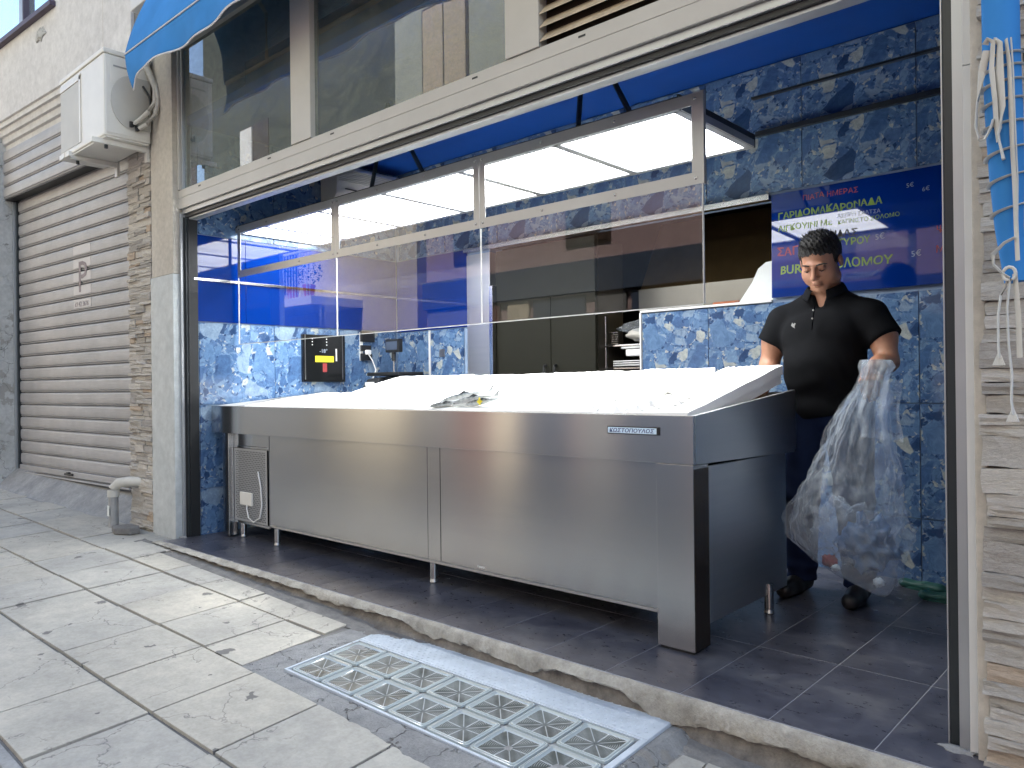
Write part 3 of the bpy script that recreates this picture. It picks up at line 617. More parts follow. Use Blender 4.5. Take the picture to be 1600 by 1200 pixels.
B('light_switch', 'steel_dull', (-4.79, -4.73, 4.372, 4.38, 1.29, 1.355), None, .002); tag(bpy.data.objects['light_switch'], 'small steel light switch on the blue agate tiles by the cupboard', 'switch')
cb_ = B('work_table', 'steel_dull', (-5.34, -4.4, 3.90, 4.36, .80, 1.02), None, .003); tag(cb_, 'low steel worktop against the back wall under the scale', 'worktop')
ia = empty('indoor_air_conditioner', 'cream wall air conditioner high on the left wall inside', 'air conditioner', loc=(-5.35, 3.98, 2.68))
MB().prism([(0,-.15),(.10,-.16),(.17,-.14),(.22,-.08),(.23,.12),(.19,.16),(0,.16)], 'y', -.38, .30).build('casing', M['ac_white'], ia, .006, smooth=True)
MB().hexa([(.10,-.34,-.163),(.175,-.34,-.140),(.175,.26,-.140),(.10,.26,-.163)], [(.10,-.34,-.160),(.175,-.34,-.137),(.175,.26,-.137),(.10,.26,-.160)]).build('outlet_slot', M['black'], ia)
for k in range(7): B('louvre', 'ac_grey', (.222, .235, -.36, .28, .02+k*.014, .025+k*.014), ia)
B('slot', 'black', (.224, .233, -.30, .20, -.045, -.038), ia)

# ------------------------------------------------------------ hanging canopy: LED panels + rods
lc = empty('hanging_light_panel', 'row of glowing white LED panels in a grey frame over the counter', 'ceiling light', loc=(-3.5, 3.2, 2.2))
xs = [-5.34, -4.985, -4.315, -3.65, -2.985, -2.32, -1.655]
for k, (a, b) in enumerate(zip(xs, xs[1:])):
    B('led_panel', 'led', (a+3.5+.025, b+3.5-.025, -.304, .359, .004, .008), lc)
    la = bpy.data.lights.new('panel_lamp', 'AREA'); la.shape = 'RECTANGLE'; la.size = b-a-.06; la.size_y = .64; la.energy = LED*(b-a)/.66; la.spread = R(85); la.color = (.97, .99, 1)
    lo = bpy.data.objects.new('panel_lamp', la); link(lo, lc); lo.location = ((a+b)/2+3.5, .027, .018)
for x in xs: B('divider', 'alu', (x+3.5-.023, x+3.5+.023, -.32, .375, -.004, .03), lc, .001)
B('edge_rail', 'alu', (-1.85, 1.857, -.345, -.305, -.004, .034), lc, .001); B('edge_rail', 'alu', (-1.85, 1.857, .36, .395, -.004, .034), lc, .001); B('end_rail', 'darkrail', (1.857, 1.864, -.345, .395, -.004, .06), lc, .001)
B('backing', 'darkrail', (-1.85, 1.857, -.34, .39, .035, .05), lc)
for ax_, lx, rx in ((-2.39,-2.17,-1.90), (-4.02,-3.73,-3.29)):
    for q_ in (lx, rx): T('hanging_rod', 'darkrail', [(ax_+3.5, .03, .72), (q_+3.5, -.33 if q_ == lx else -.30, .05)], .013, lc, 8)
B('rail_rear', 'darkrail', (1.86, 3.08, .36, .385, .225, .235), lc)

# ------------------------------------------------------------ glass guard
gg = empty('glass_sneeze_guard', 'three hanging clear glass sheets with grey strip frames above the fish counter', 'glass screen', loc=(-3.4, 2.85, 0))
GX = [-5.30, -4.07, -2.795, -1.525]
for a, b in zip(GX, GX[1:]):
    a += 3.4; b += 3.4
    g = B('glass_pane', 'glass', (a+.003, b-.003, -.004, .004, 1.372, 2.235), gg)
    B('pane_edge', 'white_jamb', (a, a+.003, -.0045, .0045, 1.372, 1.86), gg); B('pane_edge', 'white_jamb', (a+.003, b-.003, -.0045, .0045, 1.368, 1.372), gg)
    z0, z1 = 1.862, 2.238; wv = .05
    m = MB(); y0, y1 = -.0085, -.0045
    m.box(a+.001, b-.001, y0, y1, z1-wv, z1); m.box(a+.001, b-.001, y0, y1, z0, z0+wv); m.box(a+.001, a+wv*.85, y0, y1, z0+wv, z1-wv); m.box(b-wv*.85, b-.001, y0, y1, z0+wv, z1-wv)
    m.build('strip_frame', M['alu'], gg, .0006)
    for x in (a+.025, (a*2+b)/3, (a+2*b)/3, b-.025):
        for z in (z0+.025, z1-.025): disc_screw(gg, x, -.0085, z)
B('pane_edge', 'white_jamb', (GX[-1]+3.4, GX[-1]+3.404, -.0045, .0045, 1.372, 1.86), gg); B('end_strip', 'alu', (GX[-1]+3.4-.001, GX[-1]+3.4+.012, -.008, .012, 1.86, 2.24), gg)

# ------------------------------------------------------------ fish counter
ct = empty('fish_display_counter', 'long brushed steel fish counter with KOSTOPOULOS style badge plate', 'counter', loc=(-3.4, 3.1, 0))
ct['label'] = 'long brushed stainless steel fish counter on short legs under the glass screen'
X0, X1, YF, YB = -5.33+3.4, -1.467+3.4, -.455, .535
B('front_fascia', 'steel', (X0, X1, YF, YF+.02, .733, .922), ct, .0018)
side = MB(); N = 14; zt0, zt1 = .922, 1.012
pr_ = [(YF+.021, .733), (YB-.02, .716), (YB, .73), (YB, 1.004), (YB-.01, 1.010), (YF+.021, .9215)]
side.prism(pr_, 'x', X1-.022, X1-.001); side.build('side_fascia', M['steel_side'], ct, .0015)
side = MB(); side.prism(pr_, 'x', X0, X0+.022); side.build('side_fascia', M['steel_side'], ct, .0015)
B('rear_fascia', 'steel_dull', (X0+.023, X1-.023, YB-.02, YB-.002, .733, 1.0), ct, .0015)
MB().hexa([(X0+.023,YF+.021,.905),(X1-.023,YF+.021,.905),(X1-.023,YB-.021,.96),(X0+.023,YB-.021,.96)], [(X0+.023,YF+.021,.909),(X1-.023,YF+.021,.909),(X1-.023,YB-.021,.965),(X0+.023,YB-.021,.965)]).build('display_tray', M['steel'], ct)
MB().hexa([(X0,YF,.922),(X0+.45,YF,.922),(X0+.45,YF+.02,.922),(X0,YF+.02,.922)], [(X0,YF,.924),(X0+.45,YF,.924),(X0+.45,YF+.02,.924),(X0,YF+.02,.924)]).build('top_lip', M['steel_dull'], ct)
yp = -.405
B('front_panel', 'steel', (-4.63+3.4, -3.058+3.4, yp, yp+.012, .136, .733), ct, .0012); B('front_panel', 'steel', (-2.955+3.4, -1.636+3.4, yp, yp+.012, .136, .733), ct, .0012)
B('centre_strip', 'steel', (-3.054+3.4, -2.959+3.4, yp-.001, yp+.012, .136, .733), ct, .0008); B('bottom_rail', 'steel_dull', (-4.63+3.4, -1.636+3.4, yp-.003, yp+.014, .122, .1345), ct, .0008)
B('left_strip', 'steel', (-4.66+3.4, -4.634+3.4, yp-.002, yp+.012, .122, .733), ct, .0008)
B('bar_code_label', 'white', (-2.69+3.4, -2.645+3.4, yp-.0015, yp-.0003, .150, .156), ct)
B('corner_post', 'steel', (-1.634+3.4, X1-.003, YF+.002, YF+.12, .012, .731), ct, .0015); B('post_foot', 'black', (-1.625+3.4, X1-.012, YF+.01, YF+.11, .002, .0115), ct)
B('side_panel', 'steel_side', (X1-.038, X1-.022, YF+.121, YB-.075, .085, .715), ct, .0015); B('panel_edge', 'alu', (X1-.0215, X1-.002, YF+.1215, YF+.128, .10, .716), ct); B('post_side', 'darksteel', (X1-.0028, X1-.0005, YF+.006, YF+.119, .014, .7155), ct)  # thin dark plate on the post side carries its brown reflection
B('end_post', 'steel', (-5.195+3.4, -5.112+3.4, YF+.012, YF+.08, .012, .733), ct, .0015); B('end_post_side', 'steel', (-5.112+3.4, -5.104+3.4, yp-.01, yp+.3, .10, .733), ct, .001); B('cabinet_back', 'black', (-5.1+3.4, -1.51+3.4, .0, .40, .16, .72), ct)
# perforated grille with real holes
g = MB(); gx0, gx1, gz0, gz1 = -5.10+3.4, -4.665+3.4, .125, .628; nx, nz = 22, 38; px_, pz_ = (gx1-gx0)/nx, (gz1-gz0)/nz; yy = yp-.001
for i in range(nx):
    for j in range(nz):
        cx, cz = gx0+(i+.5)*px_, gz0+(j+.5)*pz_; b = len(g.v)
        g.v += [(cx-px_/2,yy,cz-pz_/2),(cx+px_/2,yy,cz-pz_/2),(cx+px_/2,yy,cz+pz_/2),(cx-px_/2,yy,cz+pz_/2)]
        ed = (i in (0, nx-1)) or (j in (0, nz-1))
        if ed: g.f.append((b,b+1,b+2,b+3)); continue
        sh = (px_*.22 if j % 2 else -px_*.22); rr_ = px_*.27
        for k in range(8): g.v.append((cx+sh+rr_*math.cos(R(225+45*k)), yy, cz+rr_*math.sin(R(225+45*k))))
        h = b+4
        for k in range(4): g.f += [(b+k, b+(k+1)%4, h+(2*k+2)%8, h+(2*k+1)%8), (b+k, h+(2*k+1)%8, h+2*k)]
o = g.build('vent_grille', M['alu'], ct); o['kind'] = 'stuff'
B('grille_frame', 'steel', (gx0-.002, gx1+.03, yp-.004, yp+.006, .632, .646), ct, .001); B('grille_header', 'steel', (gx0-.002, gx1+.03, yp, yp+.008, .648, .733), ct, .001); B('grille_frame', 'steel', (gx0-.002, gx1+.03, yp-.004, yp+.006, .108, .123), ct, .001)
B('grille_side', 'steel', (gx1+.001, gx1+.035, yp-.002, yp+.008, .125, .63), ct, .001); B('compressor', 'black', (gx0+.01, gx1-.01, yp+.02, yp+.14, .13, .62), ct, .01)  # black box added behind the grille so its holes look dark
T('grille_cable', 'white', [(gx0+.20,yp-.01,.33),(gx0+.19,yp-.015,.22),(gx0+.22,yp-.018,.16),(gx0+.28,yp-.016,.135),(gx0+.36,yp-.014,.17),(gx0+.385,yp-.012,.26),(gx0+.37,yp-.01,.38),(gx0+.33,yp-.006,.48)], .005, ct)
B('plug_box', 'ac_white', (gx0+.10, gx0+.26, yp-.018, yp-.002, .24, .33), ct, .006)
for (x, y) in ((-4.63+.03+3.4, -.37), (-3.08+3.4, -.345), (-1.49+3.4, .26), (-1.545+3.4, -.27), (-5.06+3.4, -.36), (-4.6+3.4, .3), (-3.08+3.4, .3)):
    T('leg', 'steel', [(x,y,.022),(x,y,.135)], .021, ct, 16); T('leg_foot', 'steel_dull', [(x,y,.0),(x,y,.004),(x,y,.02)], [.020,.024,.018], ct, 16)
bd = B('badge', 'black', (-1.862+3.4, -1.615+3.4, YF-.006, YF-.0005, .842, .874), ct, .001); B('badge_face', 'badge_bg', (-1.858+3.4, -1.625+3.4, YF-.0075, YF-.0062, .846, .870), bd)
t = text('ΚΩΣΤΟΠΟΥΛΟΣ', .0215, 'badge_blue', (-1.852+3.4, YF-.0078, .8502), (R(90), 0, 0), bd, 'lettering', 0, .0003, .0003, .2); t.scale = (.218/max(v.co.x for v in t.data.vertices), 1, 1)

# ------------------------------------------------------------ white foam trays, sloping
def tray(name, x0, x1, yz, th, label, split=0.012, lean=0):
    e = empty(name, label, 'foam box', 'white foam boxes on the counter', loc=((x0+x1)/2, yz[0][0], yz[0][1]))
    L = e.location
    for k, (dz, ins) in enumerate(((0, 0), (-th*.55, -.012))):
        m = MB(); t_ = th*.5
        nu, nv = 26, 12
        def fn(u, v, top=True):
            y = yz[0][0]*(1-v)+yz[1][0]*v; z = yz[0][1]*(1-v)+yz[1][1]*v
            x = (x0-ins)*(1-u)+(x1+ins)*u
            z += .004*mnoise.noise(Vector((x*5, y*6, 0)))+.006*mnoise.noise(Vector((x*1.7, y*2, x0)))
            if v == 1: z += -.006*abs(mnoise.noise(Vector((x*30, 1, 2))))*1.5; y += .006*mnoise.noise(Vector((x*22, 5, 2)))
            return (x-L.x, y-L.y-ins*.5, z+dz-L.z-(0 if top else t_))
        m.grid(lambda u, v: fn(u, v, True), nu, nv); b = len(m.v); m.grid(lambda u, v: fn(u, v, False), nu, nv)
        W_ = nu+1
        for i in range(nu): m.f += [(i, i+1, b+i+1, b+i), (nv*W_+i, nv*W_+i+1, b+nv*W_+i+1, b+nv*W_+i)]
        for j in range(nv): m.f += [(j*W_, (j+1)*W_, b+(j+1)*W_, b+j*W_), (j*W_+nu, (j+1)*W_+nu, b+(j+1)*W_+nu, b+j*W_+nu)]
        m.build('lid' if k == 0 else 'tray', M['foam'], e)
    return e
tray('foam_box', -4.95, -4.20, ((2.69, .925), (3.36, 1.008)), .05, 'low white foam box at the far left end of the counter')
tray('foam_box', -4.19, -3.47, ((2.69, .926), (3.46, 1.118)), .06, 'white foam box in front of the black scale')
tray('foam_box', -3.468, -2.80, ((2.69, .928), (3.46, 1.117)), .06, 'white foam box left of the fish tails')
tray('foam_box', -2.798, -2.20, ((2.69, .929), (3.46, 1.119)), .06, 'white foam box in front of the two dark door handles')
tray('foam_box', -2.198, -1.80, ((2.69, .930), (3.47, 1.125)), .06, 'white foam box behind the badge on the counter')
tray('foam_box', -1.795, -1.515, ((2.69, .932), (3.60, 1.128)), .085, 'thick stepped white foam box at the right end beside the man')

# fish: tails and backs showing above the lip
def fish(loc, rot, L_, lbl):
    e = empty('fish', lbl, 'fish', 'fish lying on the counter', loc=loc); e.rotation_euler = rot
    prof = [(0,.004),(.05,.022),(.15,.036),(.3,.044),(.5,.040),(.7,.026),(.85,.012),(.92,.008)]
    rings = []; m = MB(); n = 12
    for t_, r_ in prof:
        for k in range(n): a = 2*math.pi*k/n; m.v.append((t_*L_, r_*L_*1.9*.6*math.cos(a), r_*L_*1.9*math.sin(a)))
    for i in range(len(prof)-1):
        for k in range(n): m.f.append((i*n+k, i*n+(k+1)%n, (i+1)*n+(k+1)%n, (i+1)*n+k))
    m.f.append(tuple(range(n)))
    m.build('body', M['fish'], e, smooth=True)
    MB().prism([(.90*L_,0),(1.06*L_,.10*L_),(1.0*L_,0),(1.06*L_,-.10*L_)], 'y', -.0012, .0012).build('tail_fin', M['fish'], e)
    MB().prism([(.35*L_,.06*L_),(.5*L_,.115*L_),(.62*L_,.05*L_)], 'y', -.001, .001).build('dorsal_fin', M['fish'], e)
    for sgn in (-1, 1): MB().tube([(.07*L_, sgn*.022*L_, .012*L_), (.07*L_, sgn*.030*L_, .012*L_)], [.012*L_, .008*L_], 8).build('eye', M['gloss_black'], e)
    return e
fish((-2.99, 2.72, .955), (0, R(-13), R(28)), .30, 'dark silver fish with its tail raised, leftmost of the heap'); fish((-2.88, 2.71, .950), (R(8), R(-11), R(18)), .27, 'dark backed fish crossing the heap above the yellow tag')
fish((-3.04, 2.70, .940), (R(60), R(-8), R(14)), .24, 'pale bellied fish at the front of the heap by the lip'); fish((-2.80, 2.73, .950), (R(50), R(-9), R(10)), .24, 'small fish under the yellow tag')
yt = MB().prism([(-.02,0),(-.008,.006),(0,.022),(.008,.006),(.022,.002),(.008,-.008),(.006,-.02),(-.006,-.01)], 'y', -.0015, .0015).build('yellow_tag', M['yellow'], None, loc=(-2.70, 2.73, .968)); tag(yt, 'small yellow plastic tag stuck on the fish heap', 'tag')
fish((-2.02, 2.75, .936), (R(85), 0, R(4)), .16, 'thin silver fish lying flat on ice near the lip'); fish((-1.90, 2.90, .972), (R(85), 0, R(10)), .13, 'small grey fish in the middle of the ice'); fish((-1.76, 3.02, .992), (R(85), 0, R(-20)), .10, 'tiny fish at the far right edge of the ice')
for k, (x, y, a_) in enumerate(((-2.08,2.74,50),(-2.10,2.80,80),(-1.99,2.86,20),(-1.84,3.03,10),(-1.70,2.96,-60),(-1.68,2.84,-75))):
    fish((x, y, .936+(y-2.69)*.24), (R(85), 0, R(a_)), .055+.01*(k % 3), 'sprat sized dark fish scrap, %s of the scraps round the ice bed' % ('first','second','third','fourth','fifth','last')[k])  # dark bits added as shadow cracks around the ice
fk = MB(); rs = random.Random(9)
for k in range(34):
    a_ = k/34*2*math.pi; x = -1.87+.24*math.cos(a_)+rs.uniform(-.02,.02); y = 2.87+.17*math.sin(a_)+rs.uniform(-.015,.015); z = .935+(y-2.69)*.245; h_ = rs.uniform(.008,.026); w_ = rs.uniform(.015,.035); ca, sa = -math.sin(a_)*w_, math.cos(a_)*w_; ox, oy = math.cos(a_)*.006, math.sin(a_)*.006
    fk.hexa([(x-ca-ox,y-sa-oy,z-.01),(x+ca-ox,y+sa-oy,z-.01),(x+ca+ox,y+sa+oy,z-.01),(x-ca+ox,y-sa+oy,z-.01)], [(x-ca-ox*3,y-sa-oy*3,z+h_),(x+ca*.8-ox*3,y+sa*.8-oy*3,z+h_*.6),(x+ca*.8-ox*2,y+sa*.8-oy*2,z+h_*.6),(x-ca-ox*2,y-sa-oy*2,z+h_)])
o = fk.build('torn_foam_flakes', M['foam']); tag(o, kind='stuff')  # ring of tilted flakes added to cast small shadows round the ice
ice = MB(); random.seed(3)
for k in range(130):
    x = random.uniform(-2.10, -1.62); y = random.uniform(2.69, 3.05); 
    if ((x+1.86)/.27)**2+((y-2.86)/.20)**2 > 1: continue
    z = .930+(y-2.69)*.245+.004; s_ = random.uniform(.003, .008)
    a = random.random()*3; ca, sa = math.cos(a)*s_, math.sin(a)*s_
    ice.hexa([(x-ca,y-sa,z),(x+sa,y-ca,z),(x+ca,y+sa,z),(x-sa,y+ca,z)], [(x-ca*.7,y-sa*.6,z+s_),(x+sa*.8,y-ca*.6,z+s_*.8),(x+ca*.6,y+sa*.9,z+s_),(x-sa*.6,y+ca*.8,z+s_*.6)])
o = ice.build('crushed_ice', M['foam']); tag(o, kind='stuff')

# ------------------------------------------------------------ shop front
sf = empty('fish_shop_facade', 'cream aluminium shop front with dusty transom windows and a louvred vent', 'facade', loc=(-3, 2.46, 0))
def SB(name, mat, d, bev=.002): return B(name, mat, (d[0]+3, d[1]+3, d[2]-2.46, d[3]-2.46, d[4], d[5]), sf, bev)
SB('left_pier_cladding', 'marble', (-5.765, -5.395, 2.405, 2.56, -.09, 1.86), .004); SB('left_pier', 'plaster_warm', (-5.755, -5.40, 2.412, 2.56, 1.863, 4.2), .003)
SB('bottom_rail', 'cream_metal', (-5.455, -.53, 2.452, 2.50, 2.318, 2.392)); SB('bottom_rail', 'cream_metal', (-5.455, -.53, 2.455, 2.50, 2.395, 2.452))
SB('rail_step', 'alu', (-5.38, -.53, 2.470, 2.53, 2.285, 2.316)); SB('rail_seal', 'black', (-5.37, -.53, 2.485, 2.55, 2.262, 2.284)); SB('rail_track', 'alu', (-5.36, -.53, 2.50, 2.56, 2.248, 2.261))
for a, b in ((-5.455,-5.375),(-3.93,-3.73),(-2.24,-2.05),(-.62,-.53)): SB('mullion', 'cream_metal', (a, b, 2.447, 2.50, 2.454, 3.45))
SB('glazing_bead', 'alu', (-5.372, -5.352, 2.462, 2.49, 2.454, 3.45))
for a, b in ((-5.35,-3.932),(-3.728,-2.242)): SB('window_pane', 'transom_glass', (a, b, 2.478, 2.484, 2.453, 3.45), 0)
SB('head_rail', 'cream_metal', (-5.455, -.53, 2.45, 2.50, 3.452, 3.55)); SB('upper_wall', 'plaster', (-5.755, 1.2, 2.42, 2.56, 3.56, 9.0), 0)
for k in range(17):
    z = 2.47+k*.0575
    MB().hexa([(-2.045+3,-.012,z),(-.625+3,-.012,z),(-.625+3,.03,z+.030),(-2.045+3,.03,z+.030)], [(-2.045+3,-.012,z+.006),(-.625+3,-.012,z+.006),(-.625+3,.03,z+.052),(-2.045+3,.03,z+.052)]).build('louvre_slat', M['cream_old'], sf, .001)
SB('louvre_back', 'grime', (-2.05, -.62, 2.50, 2.51, 2.454, 3.45), 0)  # plain dark brown sheet behind the louvre slats
for x, z in ((-5.10,2.430),(-4.20,2.430),(-3.55,2.430),(-2.45,2.430),(-1.85,2.430)): SB('drain_slot', 'black', (x, x+.035, 2.4535, 2.4546, z-.003, z+.005), 0)
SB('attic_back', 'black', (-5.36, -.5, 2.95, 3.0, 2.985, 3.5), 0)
# left jamb tracks
for a, b, y0, mt_, z1 in ((-5.393,-5.372,2.452,'alu',2.285),(-5.371,-5.362,2.47,'black',2.26),(-5.361,-5.350,2.478,'darkrail',2.26),(-5.349,-5.341,2.492,'black',2.26)): SB('jamb_track', mt_, (a, b, y0, 2.56, -.004, z1), .001)
# right jamb
for a, b, y0, mt_ in ((-.562,-.536,2.478,'darkrail'),(-.535,-.508,2.464,'alu'),): SB('jamb_track', mt_, (a, b, y0, 2.56, -.004, 2.285), .001)
SB('seal_strip', 'alu', (-.566, -.5625, 2.474, 2.48, -.002, 2.285), 0)
SB('right_jamb', 'white_jamb', (-.507, -.484, 2.455, 2.56, -.15, 1.93), .002); SB('right_jamb', 'white_jamb', (-.507, -.484, 2.456, 2.56, 1.932, 3.55), .002)
SB('right_plaster', 'plaster_warm', (-.483, -.452, 2.43, 2.56, -.2, 3.56), .004)
for (x0, x1, y) in ((-.575,-.50,2.452), (-5.41,-5.33,2.445)):
    blob('mortar_lump', 'cement', (x0+3.04, y-2.46, -.004), (.05, .02, .012), sf, x0, .5)

# ------------------------------------------------------------ stone cladding
def stone_proto(seed):
    rs = random.Random(seed); bm = bmesh.new(); bmesh.ops.create_cube(bm, size=1)
    bmesh.ops.subdivide_edges(bm, edges=[e for e in bm.edges if abs((e.verts[0].co-e.verts[1].co).x) > .5], cuts=4, use_grid_fill=True)
    bmesh.ops.subdivide_edges(bm, edges=[e for e in bm.edges if abs((e.verts[0].co-e.verts[1].co).z) > .5], cuts=2, use_grid_fill=True)
    for v in bm.verts:
        p = v.co*2.3+Vector((seed*7.7, seed, 0)); n_ = mnoise.noise(p)
        if v.co.y < 0: v.co.y += n_*.22+mnoise.noise(p*4)*.10
        v.co.z += mnoise.noise(p*1.3+Vector((3,3,3)))*.09; v.co.x += mnoise.noise(p+Vector((9,1,4)))*.03
    me = bpy.data.meshes.new('stone'); bm.to_mesh(me); bm.free(); me.materials.append(M['stone']); return me
SP = [stone_proto(i) for i in range(10)]
def cladding(parent, x0, x1, z0, z1, y, seed, hmin=.018, hmax=.06):
    rs = random.Random(seed); z = z0; row = 0
    while z < z1:
        h = rs.choice([rs.uniform(hmin, hmin+.014), rs.uniform(.035, hmax)]); x = x0-rs.uniform(0, .02)
        while x < x1-.02:
            L_ = min(rs.uniform(.10, .28), x1+.004-x)
            if x1-x-L_ < .05: L_ = x1-x
            nsub = 2 if (h > .045 and rs.random() < .35) else 1
            for s_ in range(nsub):
                hh = h/nsub; d = rs.uniform(.030, .046)
                o = bpy.data.objects.new('stone', rs.choice(SP)); link(o, parent)
                o.scale = (L_-.003, d, hh-.003+.001); o.location = Vector((x+L_/2, y-d*.32+rs.uniform(-.006,.006), z+hh*(s_+.5)))-parent.location; o.rotation_euler = (rs.uniform(-.05,.05), rs.uniform(-.025,.025), rs.uniform(-.05,.05))
            x += L_
        z += h; row += 1
pl = B('stone_pier', 'mortar', (-.20, .195, -.0, .16, -.12, 4.0), None, loc=(-5.965, 2.442, 0)); tag(pl, 'narrow pier of stacked beige ledge stones between shutter and shop front', 'pier')
cladding(pl, -6.165, -5.768, -.06, 3.2, 2.44, 5)
prr = B('stone_wall', 'mortar', (-.02, 1.2, -.0, .16, -.3, 4.0), None, loc=(-.43, 2.442, 0)); tag(prr, 'wall of stacked beige ledge stones at the right edge beside the rolled awning', 'wall')
cladding(prr, -.450, .40, -.28, 2.3, 2.44, 11, .030, .085)

# ------------------------------------------------------------ neighbour building (rotated 3.5 degrees)
TH = R(3.5)
nb = empty('neighbour_building', 'pale plastered old building with a roller shutter left of the fish shop', 'building', loc=(-6.1, 2.42, 0)); nb.rotation_euler = (0, 0, TH)
def NBX(name, mat, u0, u1, v0, v1, z0, z1, bev=.003): return B(name, mat, (-u1, -u0, v0, v1, z0, z1), nb, bev)
NBX('wall', 'plaster', .48, 1.42, 0, .25, 3.72, 9, 0); NBX('wall', 'plaster', 1.42, 8, 0, .25, 3.72, 4.44, 0); NBX('wall', 'plaster', 3.2, 8, 0, .25, 4.44, 9, 0)
NBX('side_pillar', 'old_plaster', 2.93, 6.5, 0, .6, -.2, 3.72, .01)
NBX('side_wall', 'plaster', -.0, .475, -.004, .25, 3.44, 9, .006); NBX('inner_lintel', 'plaster', 0, 3, .26, .6, 3.44, 4.4, 0)
MB().prism([(0,3.72),(.018,3.712),(.018,3.665),(.040,3.66),(.046,3.60),(.068,3.592),(.074,3.535),(.098,3.525),(.104,3.44),(.25,3.44),(.25,3.72)], 'x', -2.93, -.02).build('lintel_moulding', M['plaster'], nb, .001)
NBX('window_sill', 'purple', 1.40, 3.22, -.05, .12, 4.43, 4.475); w_ = NBX('window', 'winpane', 1.43, 3.2, .06, .065, 4.476, 6.2, 0)
NBX('window_frame', 'purple', 1.43, 1.475, .0, .07, 4.476, 6.2); NBX('window_mullion', 'alu', 2.20, 2.31, .02, .07, 4.476, 6.2); NBX('window_mullion', 'purple', 2.17, 2.198, .01, .07, 4.476, 6.2); NBX('downpipe_joint', 'plaster_warm', .475, .482, -.002, .01, 3.72, 9)
blob('plaster_scar', 'old_plaster', (-1.75, -.001, 4.28), (.10, .004, .05), nb, 2, .6)
# apron
ap = MB()
def apf(u, v):
    uu = -.0+u*4.5; vv = -.06+v*.34; X = -6.1-math.cos(TH)*uu-math.sin(TH)*vv; Y = 2.42-math.sin(TH)*uu+math.cos(TH)*vv
    z0 = swz(X, Y)-.004; z1 = .195+.033*uu; t_ = max(0, min(1, (vv+.03)/.24)); return (X, Y, z0*(1-t_)+z1*t_+.004*mnoise.noise(Vector((uu*5, vv*7, 0))))
ap.grid(apf, 60, 10); o = ap.build('entrance_apron', M['cement'], smooth=True); tag(o, kind='structure')
sh = empty('roller_shutter', 'closed grey metal roller shutter with parking sticker on the neighbouring building', 'shutter', loc=(-6.1, 2.42, 0)); sh.rotation_euler = (0, 0, TH)
def slat_mesh(u0, u1, p):
    prof = [(0.006,0),(-.004,.004),(-.006,.010),(.000,.016),(-.010,.020),(-.0125,p*.35),(-.013,p*.55),(-.0115,p*.8),(-.008,p-.012),(-.001,p-.008),(.006,p-.004)]
    m = MB(); m.prism([(y, z) for y, z in prof]+[(.010,p-.004),(.010,0)], 'x', -u1, -u0); return m
P_ = .1215
s0 = slat_mesh(.44, 2.875, P_).build('slat', M['shutter'], sh, 0, smooth=False, loc=(0, .20, .30))
n_low = int((3.02-.30)/P_)+1
for k in range(1, n_low): inst(s0, sh, (0, .20, .30+k*P_), name='slat')
s1 = slat_mesh(.0, 2.93, P_).build('slat', M['shutter'], sh, 0, loc=(0, .085, 2.985))
for k in range(1, 4): inst(s1, sh, (0, .085, 2.985+k*P_), name='slat')
B('housing_lip', 'black', (-2.93, 0, .09, .19, 2.975, 2.984), sh); B('bottom_bar', 'shutter', (-2.875, -.44, .175, .215, .245, .299), sh, .004); B('bottom_rail', 'darkrail', (-2.875, -.44, .165, .23, .205, .243), sh, .004); B('bottom_rail', 'shutter', (-2.875, -.44, .150, .20, .222, .234), sh, .002)
B('guide', 'darkrail', (-2.905, -2.876, .17, .23, .25, 2.97), sh, .002); B('guide', 'alu', (-2.928, -2.906, .15, .23, .25, 2.97), sh, .002)
B('lock_handle', 'black', (-1.74, -1.58, .155, .178, .262, .280), sh, .004); B('lock_handle', 'black', (-1.68, -1.64, .150, .178, .280, .292), sh, .002)
M['sticker'] = plain('faded_sticker', (.52,.50,.49,1), .5, 0, .05, 8); M['faded'] = plain('faded_mauve_print', (.24,.20,.21,1), .6, 0, .2, 20)
for k in range(5):
    z = 1.752+k*P_+.026; B('sticker', 'sticker', (-1.56, -1.20, .1855, .1868, .30+(int((z-.30)/P_))*P_+.028, .30+(int((z-.30)/P_))*P_+.108), sh)
t = text('P', .40, 'faded', (-1.47, .1835, 1.93), (R(90), 0, 0), sh, 'parking_letter', 0, .0005); text('69 42 3676', .062, 'faded', (-1.53, .1838, 1.80), (R(90), 0, 0), sh, 'phone_number', .03, .0004)

# AC outdoor unit
ac = empty('outdoor_air_conditioner', 'white outdoor air conditioner unit on a bracket above the stone pier', 'air conditioner', loc=(-6.16, 2.24, 2.84))
B('casing', 'ac_white', (-.44, .44, -.16, .16, 0, .575), ac, .012); B('top_cover', 'ac_white', (-.446, .446, -.166, .166, .577, .612), ac, .010)
B('front_recess', 'ac_grey', (-.425, -.03, -.1625, -.161, .04, .50), ac, .003); B('front_frame', 'ac_white', (-.03, .0, -.166, -.161, .04, .54), ac, .003); B('front_frame', 'ac_white', (-.43, .0, -.166, -.161, .505, .55), ac, .003)
B('side_cover', 'ac_white', (.4405, .446, -.148, .150, .02, .555), ac, .003); B('service_lid', 'ac_white', (.4465, .450, -.118, .02, .375, .535), ac, .003); B('handle_slot', 'pvc', (.4505, .4515, -.10, .02, .49, .502), ac)
MB().prism([(.02+.14*math.cos(R(a)), .26+.19*math.sin(R(a))) for a in range(90, 280, 12)]+[(.155,.08),(.155,.45)], 'x', .447, .458).build('valve_cover', M['ac_grey'], ac, .004, smooth=True)
B('caution_label', 'pvc', (.4465, .447, -.10, .0, .225, .232), ac); B('caution_label', 'pvc', (.4465, .447, -.10, .0, .205, .212), ac); B('caution_label', 'pvc', (.4465, .447, -.06, -.02, .24, .262), ac)
